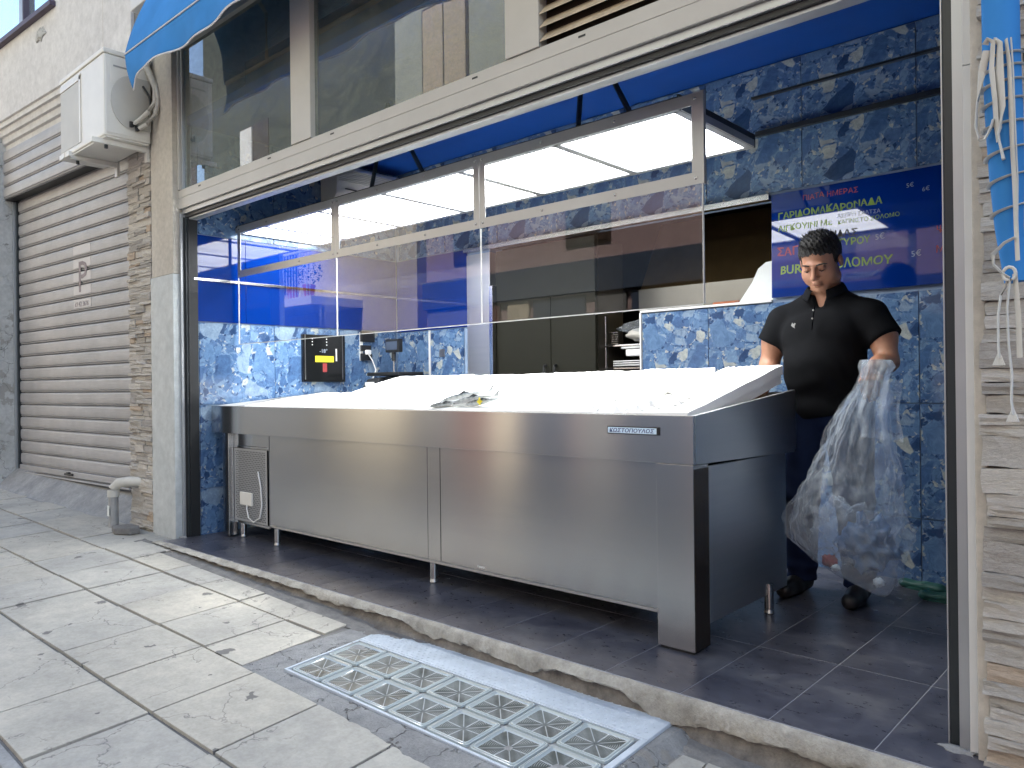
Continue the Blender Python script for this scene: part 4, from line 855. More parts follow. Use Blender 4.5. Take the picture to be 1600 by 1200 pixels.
B('base_tray', 'ac_white', (-.43, .43, -.15, .15, -.012, -.001), ac, .002)
for x in (-.20, .36):
    B('bracket_arm', 'ac_white', (x-.02, x+.02, -.22, .17, -.048, -.013), ac, .002); B('bracket_plate', 'ac_white', (x-.025, x+.025, .155, .175, -.12, .10), ac, .002); T('rubber_mount', 'black', [(x,-.12,-.075),(x,-.12,-.05)], .012, ac)
B('bracket_rail', 'ac_white', (-.30, -.10, -.215, -.19, -.050, -.014), ac, .002)
for y, z in ((.02,.10),(.06,.08)): T('valve', 'black', [(.45,y,z),(.485,y,z)], .016, ac); T('valve_cap', 'black', [(.47,y-.01,z+.02),(.47,y-.01,z-.018)], .012, ac, 8)
T('pipe', 'hose', [(.47,.02,.10),(.50,.06,.14),(.53,.11,.20),(.545,.15,.28),(.53,.16,.38),(.50,.14,.47),(.47,.12,.55),(.46,.14,.66),(.46,.16,.85)], [.013,.016,.018,.019,.02,.022,.022,.022,.022], ac)
T('pipe', 'hose', [(.48,.06,.08),(.52,.10,.11),(.56,.145,.19),(.565,.165,.28),(.545,.165,.37),(.51,.16,.44)], .016, ac)
T('cable', 'black', [(.46,.10,.40),(.49,.13,.33),(.50,.14,.24),(.48,.12,.18)], .008, ac)

# drain pipe by the pier, broken slab piece
dp = empty('drain_pipe', 'short bent grey drain pipe standing on the pavement by the stone pier', 'pipe', loc=(-6.17, 2.30, 0))
T('elbow', 'pvc_light', [(.18,.14,.345),(.10,.06,.350),(.04,.005,.340),(.008,-.018,.30),(.0,-.02,.255)], [.036,.037,.038,.038,.038], dp, 16); T('collar', 'pvc_light', [(0,-.02,.285),(0,-.02,.235)], .042, dp, 16)
T('pipe', 'pvc', [(0,-.02,-.01),(0,-.02,.25)], .035, dp, 16); B('sticker', 'paper', (-.02, .016, -.0575, -.056, .09, .17), dp); B('sticker', 'black', (-.008, .022, -.0555, -.054, .10, .15), dp)
bs = MB().prism([(-.12,-.05),(.02,-.085),(.13,-.02),(.14,.05),(.03,.09),(-.10,.06)], 'z', 0, .045).build('broken_slab', M['mortar'], None, .008, loc=(-5.93, 2.27, swz(-5.9, 2.27))); tag(bs, 'loose broken grey stone slab at the foot of the stone pier', 'stone slab')

# ------------------------------------------------------------ awning over the shop
aw = empty('blue_awning', 'blue canvas awning with white piping over the shop front', 'awning', loc=(-2.6, 2.12, 3.32))
AX, AY, AZ = -5.437, 2.12, 3.32
def canopy(u, v):
    x = AX+u*6.9; y = 2.28*(1-v)+AY*v; z = 3.80*(1-v)+(AZ+.004)*v
    y -= .02*math.sin(v*math.pi)+.006*math.sin(x*7+v*3)*v*(1-v)*3
    if u == 0: x += .03*math.sin(v*4)
    return (x+2.6, y-AY, z-AZ)
MB().grid(canopy, 110, 12).build('canopy', M['blue_cloth'], aw, smooth=True, solid=.002)
def hemz(d): return AZ-.175-.012*d/6+.010*math.sin(d*4.3)*min(1, d/.5)-.060*math.exp(-(d/.09)**2)
def valance(u, v):
    d = u*6.9; x = AX+d; t_ = v; z = AZ*(1-t_)+hemz(d)*t_
    y = AY-.004-.018*t_*math.sin(d*5.5)-.012*t_*math.sin(d*13+1)+.05*t_*t_*math.exp(-(d/.18)**2)
    return (x+2.6+.03*t_*math.exp(-(d/.15)**2), y-AY, z-AZ)
MB().grid(valance, 260, 8).build('valance', M['blue_cloth'], aw, smooth=True, solid=.002)
T('seam_piping', 'piping', [(AX+2.6+i*.345, -.008, .003) for i in range(21)], .0055, aw, 6)
T('hem_piping', 'piping', [Vector(valance(i/200, 1)) for i in range(201)], .0055, aw, 6)
T('front_bar', 'alu', [(AX+2.64,.014,-.005),(4.0,.014,-.005)], .014, aw); B('cassette', 'white_jamb', (-3.15, 3.6, .155, .30, .455, .70), aw, .01)
for x in (-2.2, 1.0, 3.2): T('arm', 'alu', [(x,.03,0),(x+.12,.10,.25),(x,.17,.46)], .014, aw)
for k in range(60):
    d = .25+k*.11
    if k % 2 == 0 and 1.6 < d < 6: T('hem_stitch', 'piping', [Vector(valance(d/6.9, .97))+Vector((0,.004,0)), Vector(valance(d/6.9, 1))+Vector((.004,.006,-.012))], .003, aw, 5)
# rolled side curtain with cotton tapes at right
rc = empty('rolled_blue_canvas', 'rolled blue canvas bound with white cotton tape against the right stone wall', 'rolled canvas', loc=(-.37, 2.2, 0))
def rollr(z): return .040 if z > 1.62 else .040-.018*((1.62-z)/.36)**1.0
cl = [(-.002+.0, 0, 3.0), (-.001, 0, 2.0), (.0, 0, 1.85), (.004, 0, 1.7), (.008, 0, 1.55), (.012, 0, 1.42), (.020, 0, 1.33), (.024, 0, 1.285)]
T('canvas_roll', 'blue_cloth', cl, [rollr(p[2]) for p in cl], rc, 20)
def cx_(z):
    for a, b in zip(cl, cl[1:]):
        if a[2] >= z >= b[2]: t_ = (a[2]-z)/(a[2]-b[2]); return a[0]*(1-t_)+b[0]*t_
    return cl[-1][0]
def flat(pts, wd=.006): return MB().tube(pts, wd, 6, flat=.35).build('tape', M['rope'], rc, smooth=True)
for k, z in enumerate((1.83, 1.80, 1.765, 1.72, 1.665, 1.60, 1.535, 1.46)):
    pts = []
    for a in range(0, 21):
        an = R(180+a*9.5); zz = z+(a/20-.5)*(.018 if k < 5 else .032); r_ = rollr(zz)+.003
        pts.append((cx_(zz)+r_*math.cos(an), r_*math.sin(an), zz))
    flat(pts, .0065)
yy = -.046
flat([(-.025,yy,1.86),(-.018,yy-.006,1.87),(-.008,yy-.004,1.86),(-.012,yy-.003,1.80),(-.006,yy-.003,1.72),(-.004,yy,1.66),(.0,yy,1.62)], .008); flat([(-.002,yy,1.865),(.006,yy-.006,1.85),(.004,yy-.004,1.78),(.006,yy,1.70),(.004,yy,1.655)], .012)
flat([(-.022,yy,1.845),(-.034,yy+.01,1.80),(-.046,yy+.015,1.73),(-.050,yy+.015,1.67),(-.042,yy+.01,1.635),(-.028,yy,1.633),(-.016,yy,1.655),(-.010,yy-.002,1.675)], .0085)
flat([(.004,yy,1.655),(.000,yy-.006,1.635),(.004,yy-.002,1.61),(.010,yy,1.575)], [.011,.007,.009,.012]); flat([(.018,yy,1.86),(.024,yy-.003,1.80),(.026,yy,1.70),(.028,yy,1.60),(.032,yy,1.50),(.034,yy,1.40),(.036,yy,1.33)], .007)
flat([(.028,yy,1.86),(.032,yy-.003,1.78),(.034,yy,1.66),(.038,yy,1.52),(.036,yy,1.40)], .006)
flat([(.03,yy,1.385),(.01,yy-.004,1.375),(-.014,yy-.004,1.350),(-.012,yy-.004,1.325),(.008,yy-.006,1.300),(.02,yy-.004,1.29)], .0075)
T('knot_ring', 'rope', [(.020+.013*math.cos(R(a)), yy-.008, 1.30+.016*math.sin(R(a))) for a in range(0, 361, 30)], .004, rc, 6)
for q_ in ([(.018,yy,1.29),(.002,yy-.006,1.25),(-.004,yy-.006,1.20),(-.005,yy,1.13),(-.004,yy,1.10)], [(.02,yy,1.285),(.014,yy-.004,1.22),(.016,yy,1.13),(.022,yy,1.06),(.020,yy,1.0),(.023,yy,.965)], [(.03,yy,1.30),(.036,yy,1.2),(.038,yy,1.1)]): flat(q_, .0085)
for (x, z) in ((-.004,1.095), (.023,.96)):
    for k in range(7): T('frayed_end', 'rope', [(x,yy,z+.02),(x-.012+k*.004,yy-.004,z-.012)], .002, rc, 5)

# ------------------------------------------------------------ opposite side of the street (seen in the glass and steel)
gz = lambda x: -.335-.012*x
osw = MB().box(-60, 40, -4.2, -2.9, -.6, 0); osw.v = [(x, y, z if z < -.1 else gz(x)+.13) for x, y, z in osw.v]
tag(osw.build('far_pavement', M['cement']), kind='structure')
ob = empty('pink_apartment_house', 'pinkish rendered apartment house across the street, reflected in the guard glass', 'building', loc=(-4, -4.2, 0))
B('wall', 'pinkwall', (-7.4, 12, -6, -.2, -.6, 4.35), ob); B('upper_wall', 'paleband', (-7.4, 12, -6, -.2, 4.352, 11), ob)
for a_, b_, mt_ in ((-7.3,-6.2,'midgrey'),(-6.1,-5.4,'redbrown'),(-5.2,-4.7,'creamwall'),(-4.6,-3.5,'greyblue'),(-3.3,-2.7,'midgrey'),(-2.6,-1.2,'greyblue'),(-.9,1.2,'midgrey'),(1.6,4.0,'greyblue'),(4.4,6.5,'redbrown')): B('shop_window', mt_, (a_, b_, -.199, -.14, -.2, 2.5), ob, .01)  # coloured boxes added to give vertical bands in the steel reflections
B('shop_fascia', 'greyblue', (-7.4, 12, -.199, -.08, 2.52, 3.05), ob, .01); B('cornice', 'paleband', (-7.4, 12, -.199, .0, 4.28, 4.5), ob, .01)
for k, x in enumerate((-6.6, -3.9, -1.2, 1.5, 4.2, 6.9)):
    w2 = B('window', 'darkwood', (x, x+.9, -.199, -.17, 3.3, 4.15), ob, .01); B('shutter_leaf', 'darkwood', (x+.07, x+.43, -.168, -.15, 3.35, 4.1), w2); B('shutter_leaf', 'darkwood', (x+.47, x+.83, -.168, -.15, 3.35, 4.1), w2)
    w2 = B('window', 'darkwood', (x, x+1.2, -.199, -.17, 6.3, 7.9), ob, .01); B('shutter_leaf', 'cream_old', (x+.05, x+.58, -.168, -.15, 6.35, 7.85), w2); B('shutter_leaf', 'cream_old', (x+.62, x+1.15, -.168, -.15, 6.35, 7.85), w2)
tbk = empty('tall_dark_block', 'tall dark apartment block behind the cream house across the street', 'building', loc=(-20, -11.4, 0)); B('wall', 'leafm', (-14, 10, -6, -.3, -.6, 24), tbk); tbk.children[0].data.materials[0] = M['darkblock']  # unseen block added to keep the transom reflections dark
oc = empty('cream_corner_house', 'sunlit cream house with laundry on its balcony further along the street', 'building', loc=(-18, -4.2, 0))
B('wall', 'creamwall', (-14, 6.2, -7, -.3, -.6, 6.4), oc); B('shop_window', 'greyblue', (-2, 3.5, -.299, -.25, .2, 2.2), oc, .01)
for x, z in ((-3,3.3),(.6,3.3),(-6.5,3.3),(-3,5.6),(.6,5.6)): w2 = B('window', 'darkwood', (x, x+1.3, -.299, -.27, z, z+1.7), oc, .01); B('shutter_leaf', 'white_jamb', (x+.06, x+.6, -.268, -.24, z+.05, z+1.65), w2)
B('balcony_slab', 'plaster', (-4.5, 4.4, -.3, 1.0, 2.75, 2.93), oc, .01); bl = MB()
for i in range(80): bl.box(-4.4+i*.11, -4.385+i*.11, .95, .965, 2.93, 3.85)
bl.box(-4.5, 4.4, .94, .98, 3.85, 3.9); o = bl.build('railing', M['white_jamb'], oc); o['kind'] = 'stuff'
for k, (mt_, x) in enumerate((('white',-3.8),('pinkcloth',-3.0),('bluecloth2',-2.2),('white',-1.4),('red',-.6),('bluecloth2',.3),('pinkcloth',1.1),('white',1.9))):
    c_ = MB().grid(lambda u, v, x=x: (x+u*.62+.02*math.sin(v*5), 1.0+.02*math.sin(u*9+x), 3.88-v*.62), 8, 6).build('laundry', M[mt_], None, solid=.004, loc=(-18, -4.2, 0))
    tag(c_, '%s cloth hung over the balcony rail across the street, %s of the row' % (mt_.replace('cloth','').replace('2',''), ('first','second','third','fourth','fifth','sixth','seventh','last')[k]), 'laundry', 'laundry on the balcony rail')
for k, x in enumerate((2.9, 3.5, 4.1)):
    e = empty('potted_plant', 'potted green plant on the opposite balcony, number %s from the house corner' % ('three','two','one')[k], 'plant', 'plants on the opposite balcony', loc=(-18+x, -3.35, 2.93))
    MB().tube([(0,0,0),(0,0,.25)], [.10,.14], 12).build('pot', M['orange'], e)
    lf = MB(); rs = random.Random(k)
    for _ in range(160):
        a, b_, r_ = rs.uniform(0, 6.28), rs.uniform(-.5, 1), rs.uniform(.05, .30); p = Vector((math.cos(a)*r_, math.sin(a)*r_, .45+b_*.25)); d = Vector((rs.uniform(-1,1), rs.uniform(-1,1), rs.uniform(-.3,1))).normalized()*.07; s_ = d.cross(Vector((0,0,1))).normalized()*.025
        lf.add([p, p+d*.5+s_, p+d, p+d*.5-s_], [(0,1,2,3)])
    o = lf.build('foliage', M['leafm'], e); o['kind'] = 'stuff'
# body of our own building above and behind, which shades the street
sbg = empty('shop_building', 'upper storeys of the building that holds the fish shop', 'building', loc=(-3, 2.56, 0))
B('upper_block', 'plaster', (-3.0, 14, .01, 8.5, 3.6, 8.4), sbg); B('neighbour_block', 'plaster', (-20, -3.62, .12, 8.5, 3.8, 8.4), sbg); B('side_block', 'plaster', (2.70, 14, .01, 8.5, -.5, 3.58), sbg); B('rear_block', 'plaster', (-20, -2.86, .35, 8.5, -.5, 3.75), sbg)
B('rear_wall', 'plaster', (-2.8, 2.6, 3.8, 4.5, -.5, 3.58), sbg)
M['lipline'] = plain('lip_shadow_red', (.16,.05,.04,1), .5)
# ------------------------------------------------------------ signed-distance modelling for the man and the bag
class SDF:
    def __init__(s, lo, hi, h):
        s.lo = np.array(lo, float); s.h = h; s.n = np.ceil((np.array(hi)-s.lo)/h).astype(int)+1
        s.F = np.full(s.n, 1.0, np.float32)
        s.ax = [s.lo[i]+h*np.arange(s.n[i]) for i in range(3)]
    def region(s, lo, hi):
        a = np.clip(np.floor((np.array(lo)-s.lo)/s.h).astype(int), 0, s.n-1); b = np.clip(np.ceil((np.array(hi)-s.lo)/s.h).astype(int)+1, 1, s.n)
        sl_ = tuple(slice(a[i], b[i]) for i in range(3)); X, Y, Z = np.meshgrid(*[s.ax[i][sl_[i]] for i in range(3)], indexing='ij')
        return sl_, np.stack([X, Y, Z], -1)
    def put(s, sl_, d, k, sub=False):
        a = s.F[sl_]
        if sub: d = -d; h_ = np.clip(.5-.5*(a-d)/k, 0, 1) if k else 0; s.F[sl_] = np.maximum(a, d) if not k else (a*(1-h_)+d*h_)+k*h_*(1-h_)
        else:
            if not k: s.F[sl_] = np.minimum(a, d); return
            h_ = np.clip(.5+.5*(a-d)/k, 0, 1); s.F[sl_] = a*(1-h_)+d*h_-k*h_*(1-h_)
    def cone(s, a, b, ra, rb, k=.02, sub=False):
        a, b = np.array(a, float), np.array(b, float); m = max(ra, rb)+k+.03
        sl_, P = s.region(np.minimum(a, b)-m, np.maximum(a, b)+m); ab = b-a; t = np.clip(((P-a)@ab)/max(ab@ab, 1e-9), 0, 1)
        d = np.linalg.norm(P-(a+t[..., None]*ab), axis=-1)-(ra*(1-t)+rb*t); s.put(sl_, d, k, sub)
    def chain(s, pts, rs, k=.02):
        for i in range(len(pts)-1): s.cone(pts[i], pts[i+1], rs[i], rs[i+1], k)
    def ell(s, c, r, k=.02, sub=False, M3=None):
        c, r = np.array(c, float), np.array(r, float); m = r.max()+k+.03
        sl_, P = s.region(c-m, c+m); q = P-c
        if M3 is not None: q = q@M3
        k0 = np.linalg.norm(q/r, axis=-1); k1 = np.linalg.norm(q/(r*r), axis=-1); d = np.where(k1 > 1e-6, k0*(k0-1)/np.maximum(k1, 1e-6), -r.min()); s.put(sl_, d, k, sub)
    def cut(s, p, n_):   # keep side where (P-p).n < 0
        X, Y, Z = np.meshgrid(*s.ax, indexing='ij'); d = (X-p[0])*n_[0]+(Y-p[1])*n_[1]+(Z-p[2])*n_[2]; s.F = np.maximum(s.F, d.astype(np.float32))
    def mesh(s, name, mat, parent, loc=(0,0,0), sm=1):
        F_ = s.F; I = F_ < 0; n = s.n; cell = np.zeros(n-1, bool); vs = np.zeros(tuple(n-1)+(3,)); cnt = np.zeros(n-1)
        corner = [(i,j,k) for i in (0,1) for j in (0,1) for k in (0,1)]
        sl_ = lambda c: tuple(slice(c[i], n[i]-1+c[i]) for i in range(3))
        for a in corner:
            for ax in range(3):
                if a[ax]: continue
                b = list(a); b[ax] = 1; fa, fb = F_[sl_(a)], F_[sl_(b)]; cr = (fa < 0) != (fb < 0)
                t = np.where(cr, fa/np.where(cr, fa-fb, 1), 0); p = np.zeros(tuple(n-1)+(3,)); 
                for q in range(3): p[..., q] = a[q]
                p[..., ax] += t; vs += p*cr[..., None]; cnt += cr
        act = cnt > 0; idx = -np.ones(n-1, int); idx[act] = np.arange(act.sum()); ij = np.argwhere(act)
        V = (ij+vs[act]/cnt[act][:, None])*s.h+s.lo-np.array(loc); faces = []
        for ax in range(3):
            o1, o2 = [(1,2),(2,0),(0,1)][ax]
            sa = [slice(None)]*3; sb = [slice(None)]*3; sa[ax] = slice(0, n[ax]-1); sb[ax] = slice(1, n[ax])
            cr = np.argwhere(I[tuple(sa)] != I[tuple(sb)])
            for c in cr:
                if c[o1] == 0 or c[o2] == 0 or c[o1] >= n[o1]-1 or c[o2] >= n[o2]-1: continue
                q = []
                for d1, d2 in ((0,0),(-1,0),(-1,-1),(0,-1)):
                    e = c.copy(); e[o1] += d1; e[o2] += d2; q.append(int(idx[tuple(e)]))
                if min(q) < 0: continue
                if I[tuple(c)]: q = q[::-1]
                faces.append(q[::-1])
        me = bpy.data.meshes.new(name); me.from_pydata(V.tolist(), [], faces); me.materials.append(M[mat])
        bm = bmesh.new(); bm.from_mesh(me)
        for _ in range(sm): bmesh.ops.smooth_vert(bm, verts=bm.verts, factor=.5, use_axis_x=True, use_axis_y=True, use_axis_z=True)
        bmesh.ops.recalc_face_normals(bm, faces=bm.faces); bm.to_mesh(me); bm.free()
        for p in me.polygons: p.use_smooth = True
        o = bpy.data.objects.new(name, me); link(o, parent); return o
PX, PY = -1.385, 3.80
pr = empty('person', 'man in a black polo shirt and dark jeans looking down, holding a clear plastic bag', 'person', loc=(PX, PY, 0))
def W(x, y, z): return (PX+x, PY+y, z)
def headm():
    return Matrix.Rotation(R(2), 3, 'Z') @ Matrix.Rotation(R(31), 3, 'X')
HM = np.array(headm()); HC = np.array(W(0.003, -.060, 1.622)); HSC = 1.10
def Hd(x, y, z): return HC+HM@(np.array((x*HSC*1.04, y*HSC, z*HSC)))
RS, LS = W(-.205, 0, 1.352), W(.205, 0, 1.352)
RE, RW = W(-.275, -.02, 1.135), W(-.235, -.22, .985)
LE, LW = W(.300, -.06, 1.135), W(.280, -.26, 1.085)
b = SDF((PX-.45, PY-.50, -.01), (PX+.45, PY+.30, 1.82), .0068)
# legs, hips, torso
for sg in (-1, 1):
    b.chain([W(sg*.10,.01,.92), W(sg*.125,.0,.50), W(sg*.135,.03,.10)], [.10,.062,.042], .03); b.chain([W(sg*.135,.04,.05), W(sg*.15,-.10,.035)], [.042,.032], .03)
b.ell(W(0,.01,.96), (.175,.125,.13), .05); b.ell(W(0,-.02,1.12), (.175,.145,.16), .06); b.ell(W(0,.0,1.27), (.185,.12,.15), .06)
b.chain([RS, W(-.10,.01,1.395), W(-.03,.015,1.44), W(.03,.015,1.44), W(.10,.01,1.395), LS], [.060,.052,.05,.05,.052,.060], .05)
b.chain([RS, W(-.25,-.01,1.25), RE], [.066,.058,.047], .03); b.chain([RE, ((RE[0]*.6+RW[0]*.4), (RE[1]*.6+RW[1]*.4), RE[2]*.6+RW[2]*.4), RW], [.046,.046,.029], .02)
b.chain([LS, W(.268,-.02,1.25), LE], [.066,.060,.048], .03); b.chain([LE, ((LE[0]*.6+LW[0]*.4), (LE[1]*.6+LW[1]*.4), LE[2]*.6+LW[2]*.4), LW], [.047,.048,.030], .02)
# neck and head
b.chain([W(0,.02,1.44), Hd(0,.03,-.06)], [.069,.068], .03)
b.ell(Hd(0,.018,.040), (.083,.103,.092), .02, M3=HM); b.ell(Hd(0,-.028,-.028), (.075,.070,.086), .025, M3=HM); b.ell(Hd(0,-.062,-.094), (.036,.026,.022), .03, M3=HM)
for sg in (-1, 1):
    b.ell(Hd(sg*.042,-.050,-.036), (.026,.024,.034), .03, M3=HM); b.ell(Hd(sg*.052,-.01,-.068), (.026,.04,.03), .02, M3=HM)
b.cone(Hd(-.036,-.086,.026), Hd(.036,-.086,.026), .010, .010, .014)
for sg in (-1, 1): b.ell(Hd(sg*.031,-.108,.006), (.019,.022,.012), .012, True, HM)
for sg in (-1, 1): b.ell(Hd(sg*.031,-.080,.006), (.015,.014,.012), .004, M3=HM)
b.cone(Hd(0,-.092,.018), Hd(0,-.116,-.024), .009, .0135, .010)
for sg in (-1, 1): b.ell(Hd(sg*.0135,-.102,-.030), (.010,.012,.009), .006, M3=HM)
b.ell(Hd(0,-.093,-.056), (.024,.008,.006), .010, M3=HM); b.ell(Hd(0,-.091,-.069), (.021,.009,.007), .010, M3=HM)
for sg in (-1, 1): b.ell(Hd(sg*.079,.012,-.004), (.010,.021,.033), .008, M3=HM); b.ell(Hd(sg*.090,.006,-.002), (.006,.010,.018), .005, True, HM)
# hands: left closes round the gathered neck of the bag, right rests behind the foam boxes
def hand(w_, fwd, side, curl, thumb):
    w_, f_, s_ = np.array(w_), np.array(fwd, float), np.array(side, float); f_ /= np.linalg.norm(f_); s_ -= f_*(s_@f_); s_ /= np.linalg.norm(s_); n_ = np.cross(f_, s_)*thumb
    b.chain([w_, w_+f_*.045], [.028,.030], .015)
    for q in (-1, -.33, .33, 1): b.cone(w_+f_*.03+s_*q*.016, w_+f_*.085+s_*q*.027, .015, .0125, .012)
    for q, L_ in ((-1, .80), (-.33, .98), (.33, 1.0), (1, .86)):
        p = w_+f_*.085+s_*q*.029; d = f_.copy(); pts = [p]
        for k, sg_ in enumerate((.036, .025, .020)):
            a = curl[k]; d = d*math.cos(a)+n_*math.sin(a); p = p+d*sg_*L_; pts.append(p)
        b.chain(pts, [.0105,.0098,.0090,.0078], .003)
    p = w_+f_*.025-s_*.028; b.chain([p, p-s_*.022+f_*.03+n_*.012, p-s_*.012+f_*.055+n_*.035, p+s_*.004+f_*.068+n_*.052], [.015,.0125,.0105,.0088], .006)
hand(LW, (.22,-.80,-.35), (-.9,-.1,-.1), (1.2,1.4,1.0), 1)
hand(RW, (.35,-.85,-.35), (.95,.3,0), (.35,.4,.3), -1)
b.mesh('body', 'skin', pr, (PX, PY, 0), 1)
# shirt
s = SDF((PX-.42, PY-.26, .84), (PX+.42, PY+.26, 1.56), .0075)
s.ell(W(0,.01,.95), (.196,.154,.17), .06); s.ell(W(0,-.025,1.12), (.190,.165,.17), .06); s.ell(W(0,-.003,1.265), (.205,.140,.155), .07); s.ell(W(-.085,-.065,1.29), (.09,.06,.07), .05); s.ell(W(.085,-.065,1.29), (.09,.06,.07), .05)
s.chain([RS, W(-.10,.01,1.398), W(-.03,.015,1.445), W(.03,.015,1.445), W(.10,.01,1.398), LS], [.072,.062,.060,.060,.062,.072], .05)

s.cone(W(0,.025,1.44), W(0,.012,1.53), .092, .084, .03)
X, Y, Z = np.meshgrid(*s.ax, indexing='ij')
s.F += (.0045*np.sin(Z*46+X*30+3*np.sin(X*17+Y*11))*np.exp(-((Z-1.02)/.14)**2)+.004*np.sin(X*55-Z*38)*np.exp(-((np.abs(X-PX)-.25)/.06)**2)).astype(np.float32)
for P0, P1, rr_ in ((RS, W(-.272,-.014,1.222), .078), (LS, W(.296,-.03,1.222), .080)):
    P0, P1 = np.array(P0), np.array(P1); sv = SDF((PX-.42, PY-.26, .84), (PX+.42, PY+.26, 1.56), .0075); sv.cone(P0, P1, rr_, rr_-.002, .02); dd = (P1-P0)/np.linalg.norm(P1-P0); pe = P0+dd*(np.linalg.norm(P1-P0)-.02)
    sv.F = np.maximum(sv.F, ((X-pe[0])*dd[0]+(Y-pe[1])*dd[1]+(Z-pe[2])*dd[2]).astype(np.float32)); s.put((slice(None),)*3, sv.F, .035)
s.F = np.maximum(s.F, .875+.012*np.sin((X-PX)*14)-Z).astype(np.float32)
ncx, ncy = PX+.003, PY-.005
neck = np.maximum(np.sqrt((X-ncx)**2+((Y-ncy)/1.08)**2)-.069, 1.47-Z); s.F = np.maximum(s.F, -neck); s.F = np.maximum(s.F, Z-1.505+.30*(-(Y-PY))).astype(np.float32)
vn = np.maximum(np.abs(X-PX-.004)-.010-.30*np.clip(Z-1.405, 0, .2), np.maximum(Y-PY+.03, 1.405-Z)); s.F = np.maximum(s.F, -vn).astype(np.float32)
sh_ = s.mesh('polo_shirt', 'shirt', pr, (PX, PY, 0), 3)
cv = MB(); NA = 40
def coll(u, v):
    an = R(-90+24+u*312); fr_ = (1-math.sin(an))/2; zt_ = 1.535-.045*fr_-.018*fr_**6; rad = [.072, .080, .090, .104][min(3, int(v*3+.001))]; zd = [0, .008, -.010, -.040-.012*fr_**4][min(3, int(v*3+.001))]
    return (.003+rad*math.cos(an), -.004+rad*1.10*math.sin(an), zt_+zd)
cv.grid(coll, NA, 3).build('collar', M['shirt'], pr, smooth=True, solid=.004, subs=1)
MB().tube([(.004,-.140,1.405),(.003,-.163,1.345),(.002,-.176,1.29)], [.008,.008,.006], 8, flat=.3).build('placket', M['shirt'], pr, smooth=True)
for z, y in ((1.385,-.158),(1.345,-.172)): MB().tube([(.004,y,z),(.004,y-.004,z)], .0045, 8).build('button', M['pvc'], pr)
MB().prism([(-.012,0),(-.006,.014),(-.002,.004),(.003,.012),(.010,.010),(.004,-.004),(.006,-.014),(-.004,-.008)], 'y', -.0015, .0015).build('chest_emblem', M['pvc'], pr, loc=(-.088,-.166,1.318))
# jeans, belt, shoes
j = SDF((PX-.27, PY-.24, .04), (PX+.27, PY+.24, 1.06), .0085)
for sg in (-1, 1): j.chain([W(sg*.10,.01,.90), W(sg*.128,.0,.50), W(sg*.138,.025,.08)], [.118,.086,.072], .03)
j.ell(W(0,.012,.95), (.186,.142,.14), .05); X, Y, Z = np.meshgrid(*j.ax, indexing='ij')
j.F += (.004*np.sin(Z*60+X*20)*np.exp(-((Z-.5)/.12)**2)+.005*np.sin(Z*80)*np.exp(-((Z-.12)/.07)**2)).astype(np.float32); j.F = np.maximum(np.maximum(j.F, Z-1.0), .065-Z).astype(np.float32)
j.mesh('jeans', 'jeans', pr, (PX, PY, 0), 1)
for sg in (-1, 1):
    q = SDF((PX+sg*.15-.08, PY-.24, -.01), (PX+sg*.15+.08, PY+.13, .13), .007); q.chain([W(sg*.137,.05,.05), W(sg*.15,-.06,.04), W(sg*.155,-.15,.035)], [.048,.045,.040], .02); q.cut((0,0,.002), (0,0,-1)); q.mesh('shoe', 'shoe', pr, (PX, PY, 0))
# hair: short, swept up at the front
hr = SDF(tuple(HC-.17), tuple(HC+.17), .0042)
hr.ell(Hd(0,.020,.044), (.094,.114,.101), .01, M3=HM); hr.ell(Hd(0,-.030,.112), (.060,.060,.024), .02, M3=HM); hr.ell(Hd(.012,-.052,.118), (.045,.032,.020), .02, M3=HM)
X, Y, Z = np.meshgrid(*hr.ax, indexing='ij'); L3 = (np.stack([X, Y, Z], -1)-HC)@HM; lx, ly, lz = L3[..., 0], L3[..., 1], L3[..., 2]
hl = np.where(ly < -.035, .078-.25*np.abs(lx), np.where(ly < .012, .078-(ly+.035)*1.7-.25*np.abs(lx)*0, -.065)); hl = np.where((ly > -.03) & (ly < .0) & (np.abs(lx) > .06), -.005, hl)
hr.F = np.maximum(hr.F, (hl-lz)*.8)+(.0040*np.sin(lx*260+ly*60)*np.sin(ly*150+lz*90+lx*40)+.002*np.sin(lx*520+lz*200)).astype(np.float32); hr.F = hr.F.astype(np.float32)
hair_o = hr.mesh('hair', 'hair', pr, (PX, PY, 0), 0)
hs_ = MB(); rh = random.Random(4); hv = [v.co.copy() for v in hair_o.data.vertices]; HCV = Vector(tuple(HC))-Vector((PX, PY, 0))
for _ in range(1500):
    p = rh.choice(hv); nrm = (p-HCV-Vector((0,.02,.02))).normalized()
    if nrm.z < -.1 and rh.random() < .5: continue
    fwd_ = Vector((rh.uniform(-.5,.5), rh.uniform(-1.1,.2), .25)); d = (fwd_-nrm*fwd_.dot(nrm)*.8+nrm*.55).normalized()*rh.uniform(.008,.022)*(1.2 if nrm.z > .5 else .6); q_ = d.cross(nrm).normalized()*.0011
    hs_.add([p-q_, p+q_, p+d*.6+q_*.6, p+d, p+d*.6-q_*.6], [(0,1,2,3,4)])
o = hs_.build('hair_strands', M['hair'], hair_o); o['kind'] = 'stuff'
def face(pts, r, nm, mt_): MB().tube([Vector(Hd(*p))-Vector((PX, PY, 0)) for p in pts], r, 8, flat=.6).build(nm, M[mt_], pr, smooth=True)
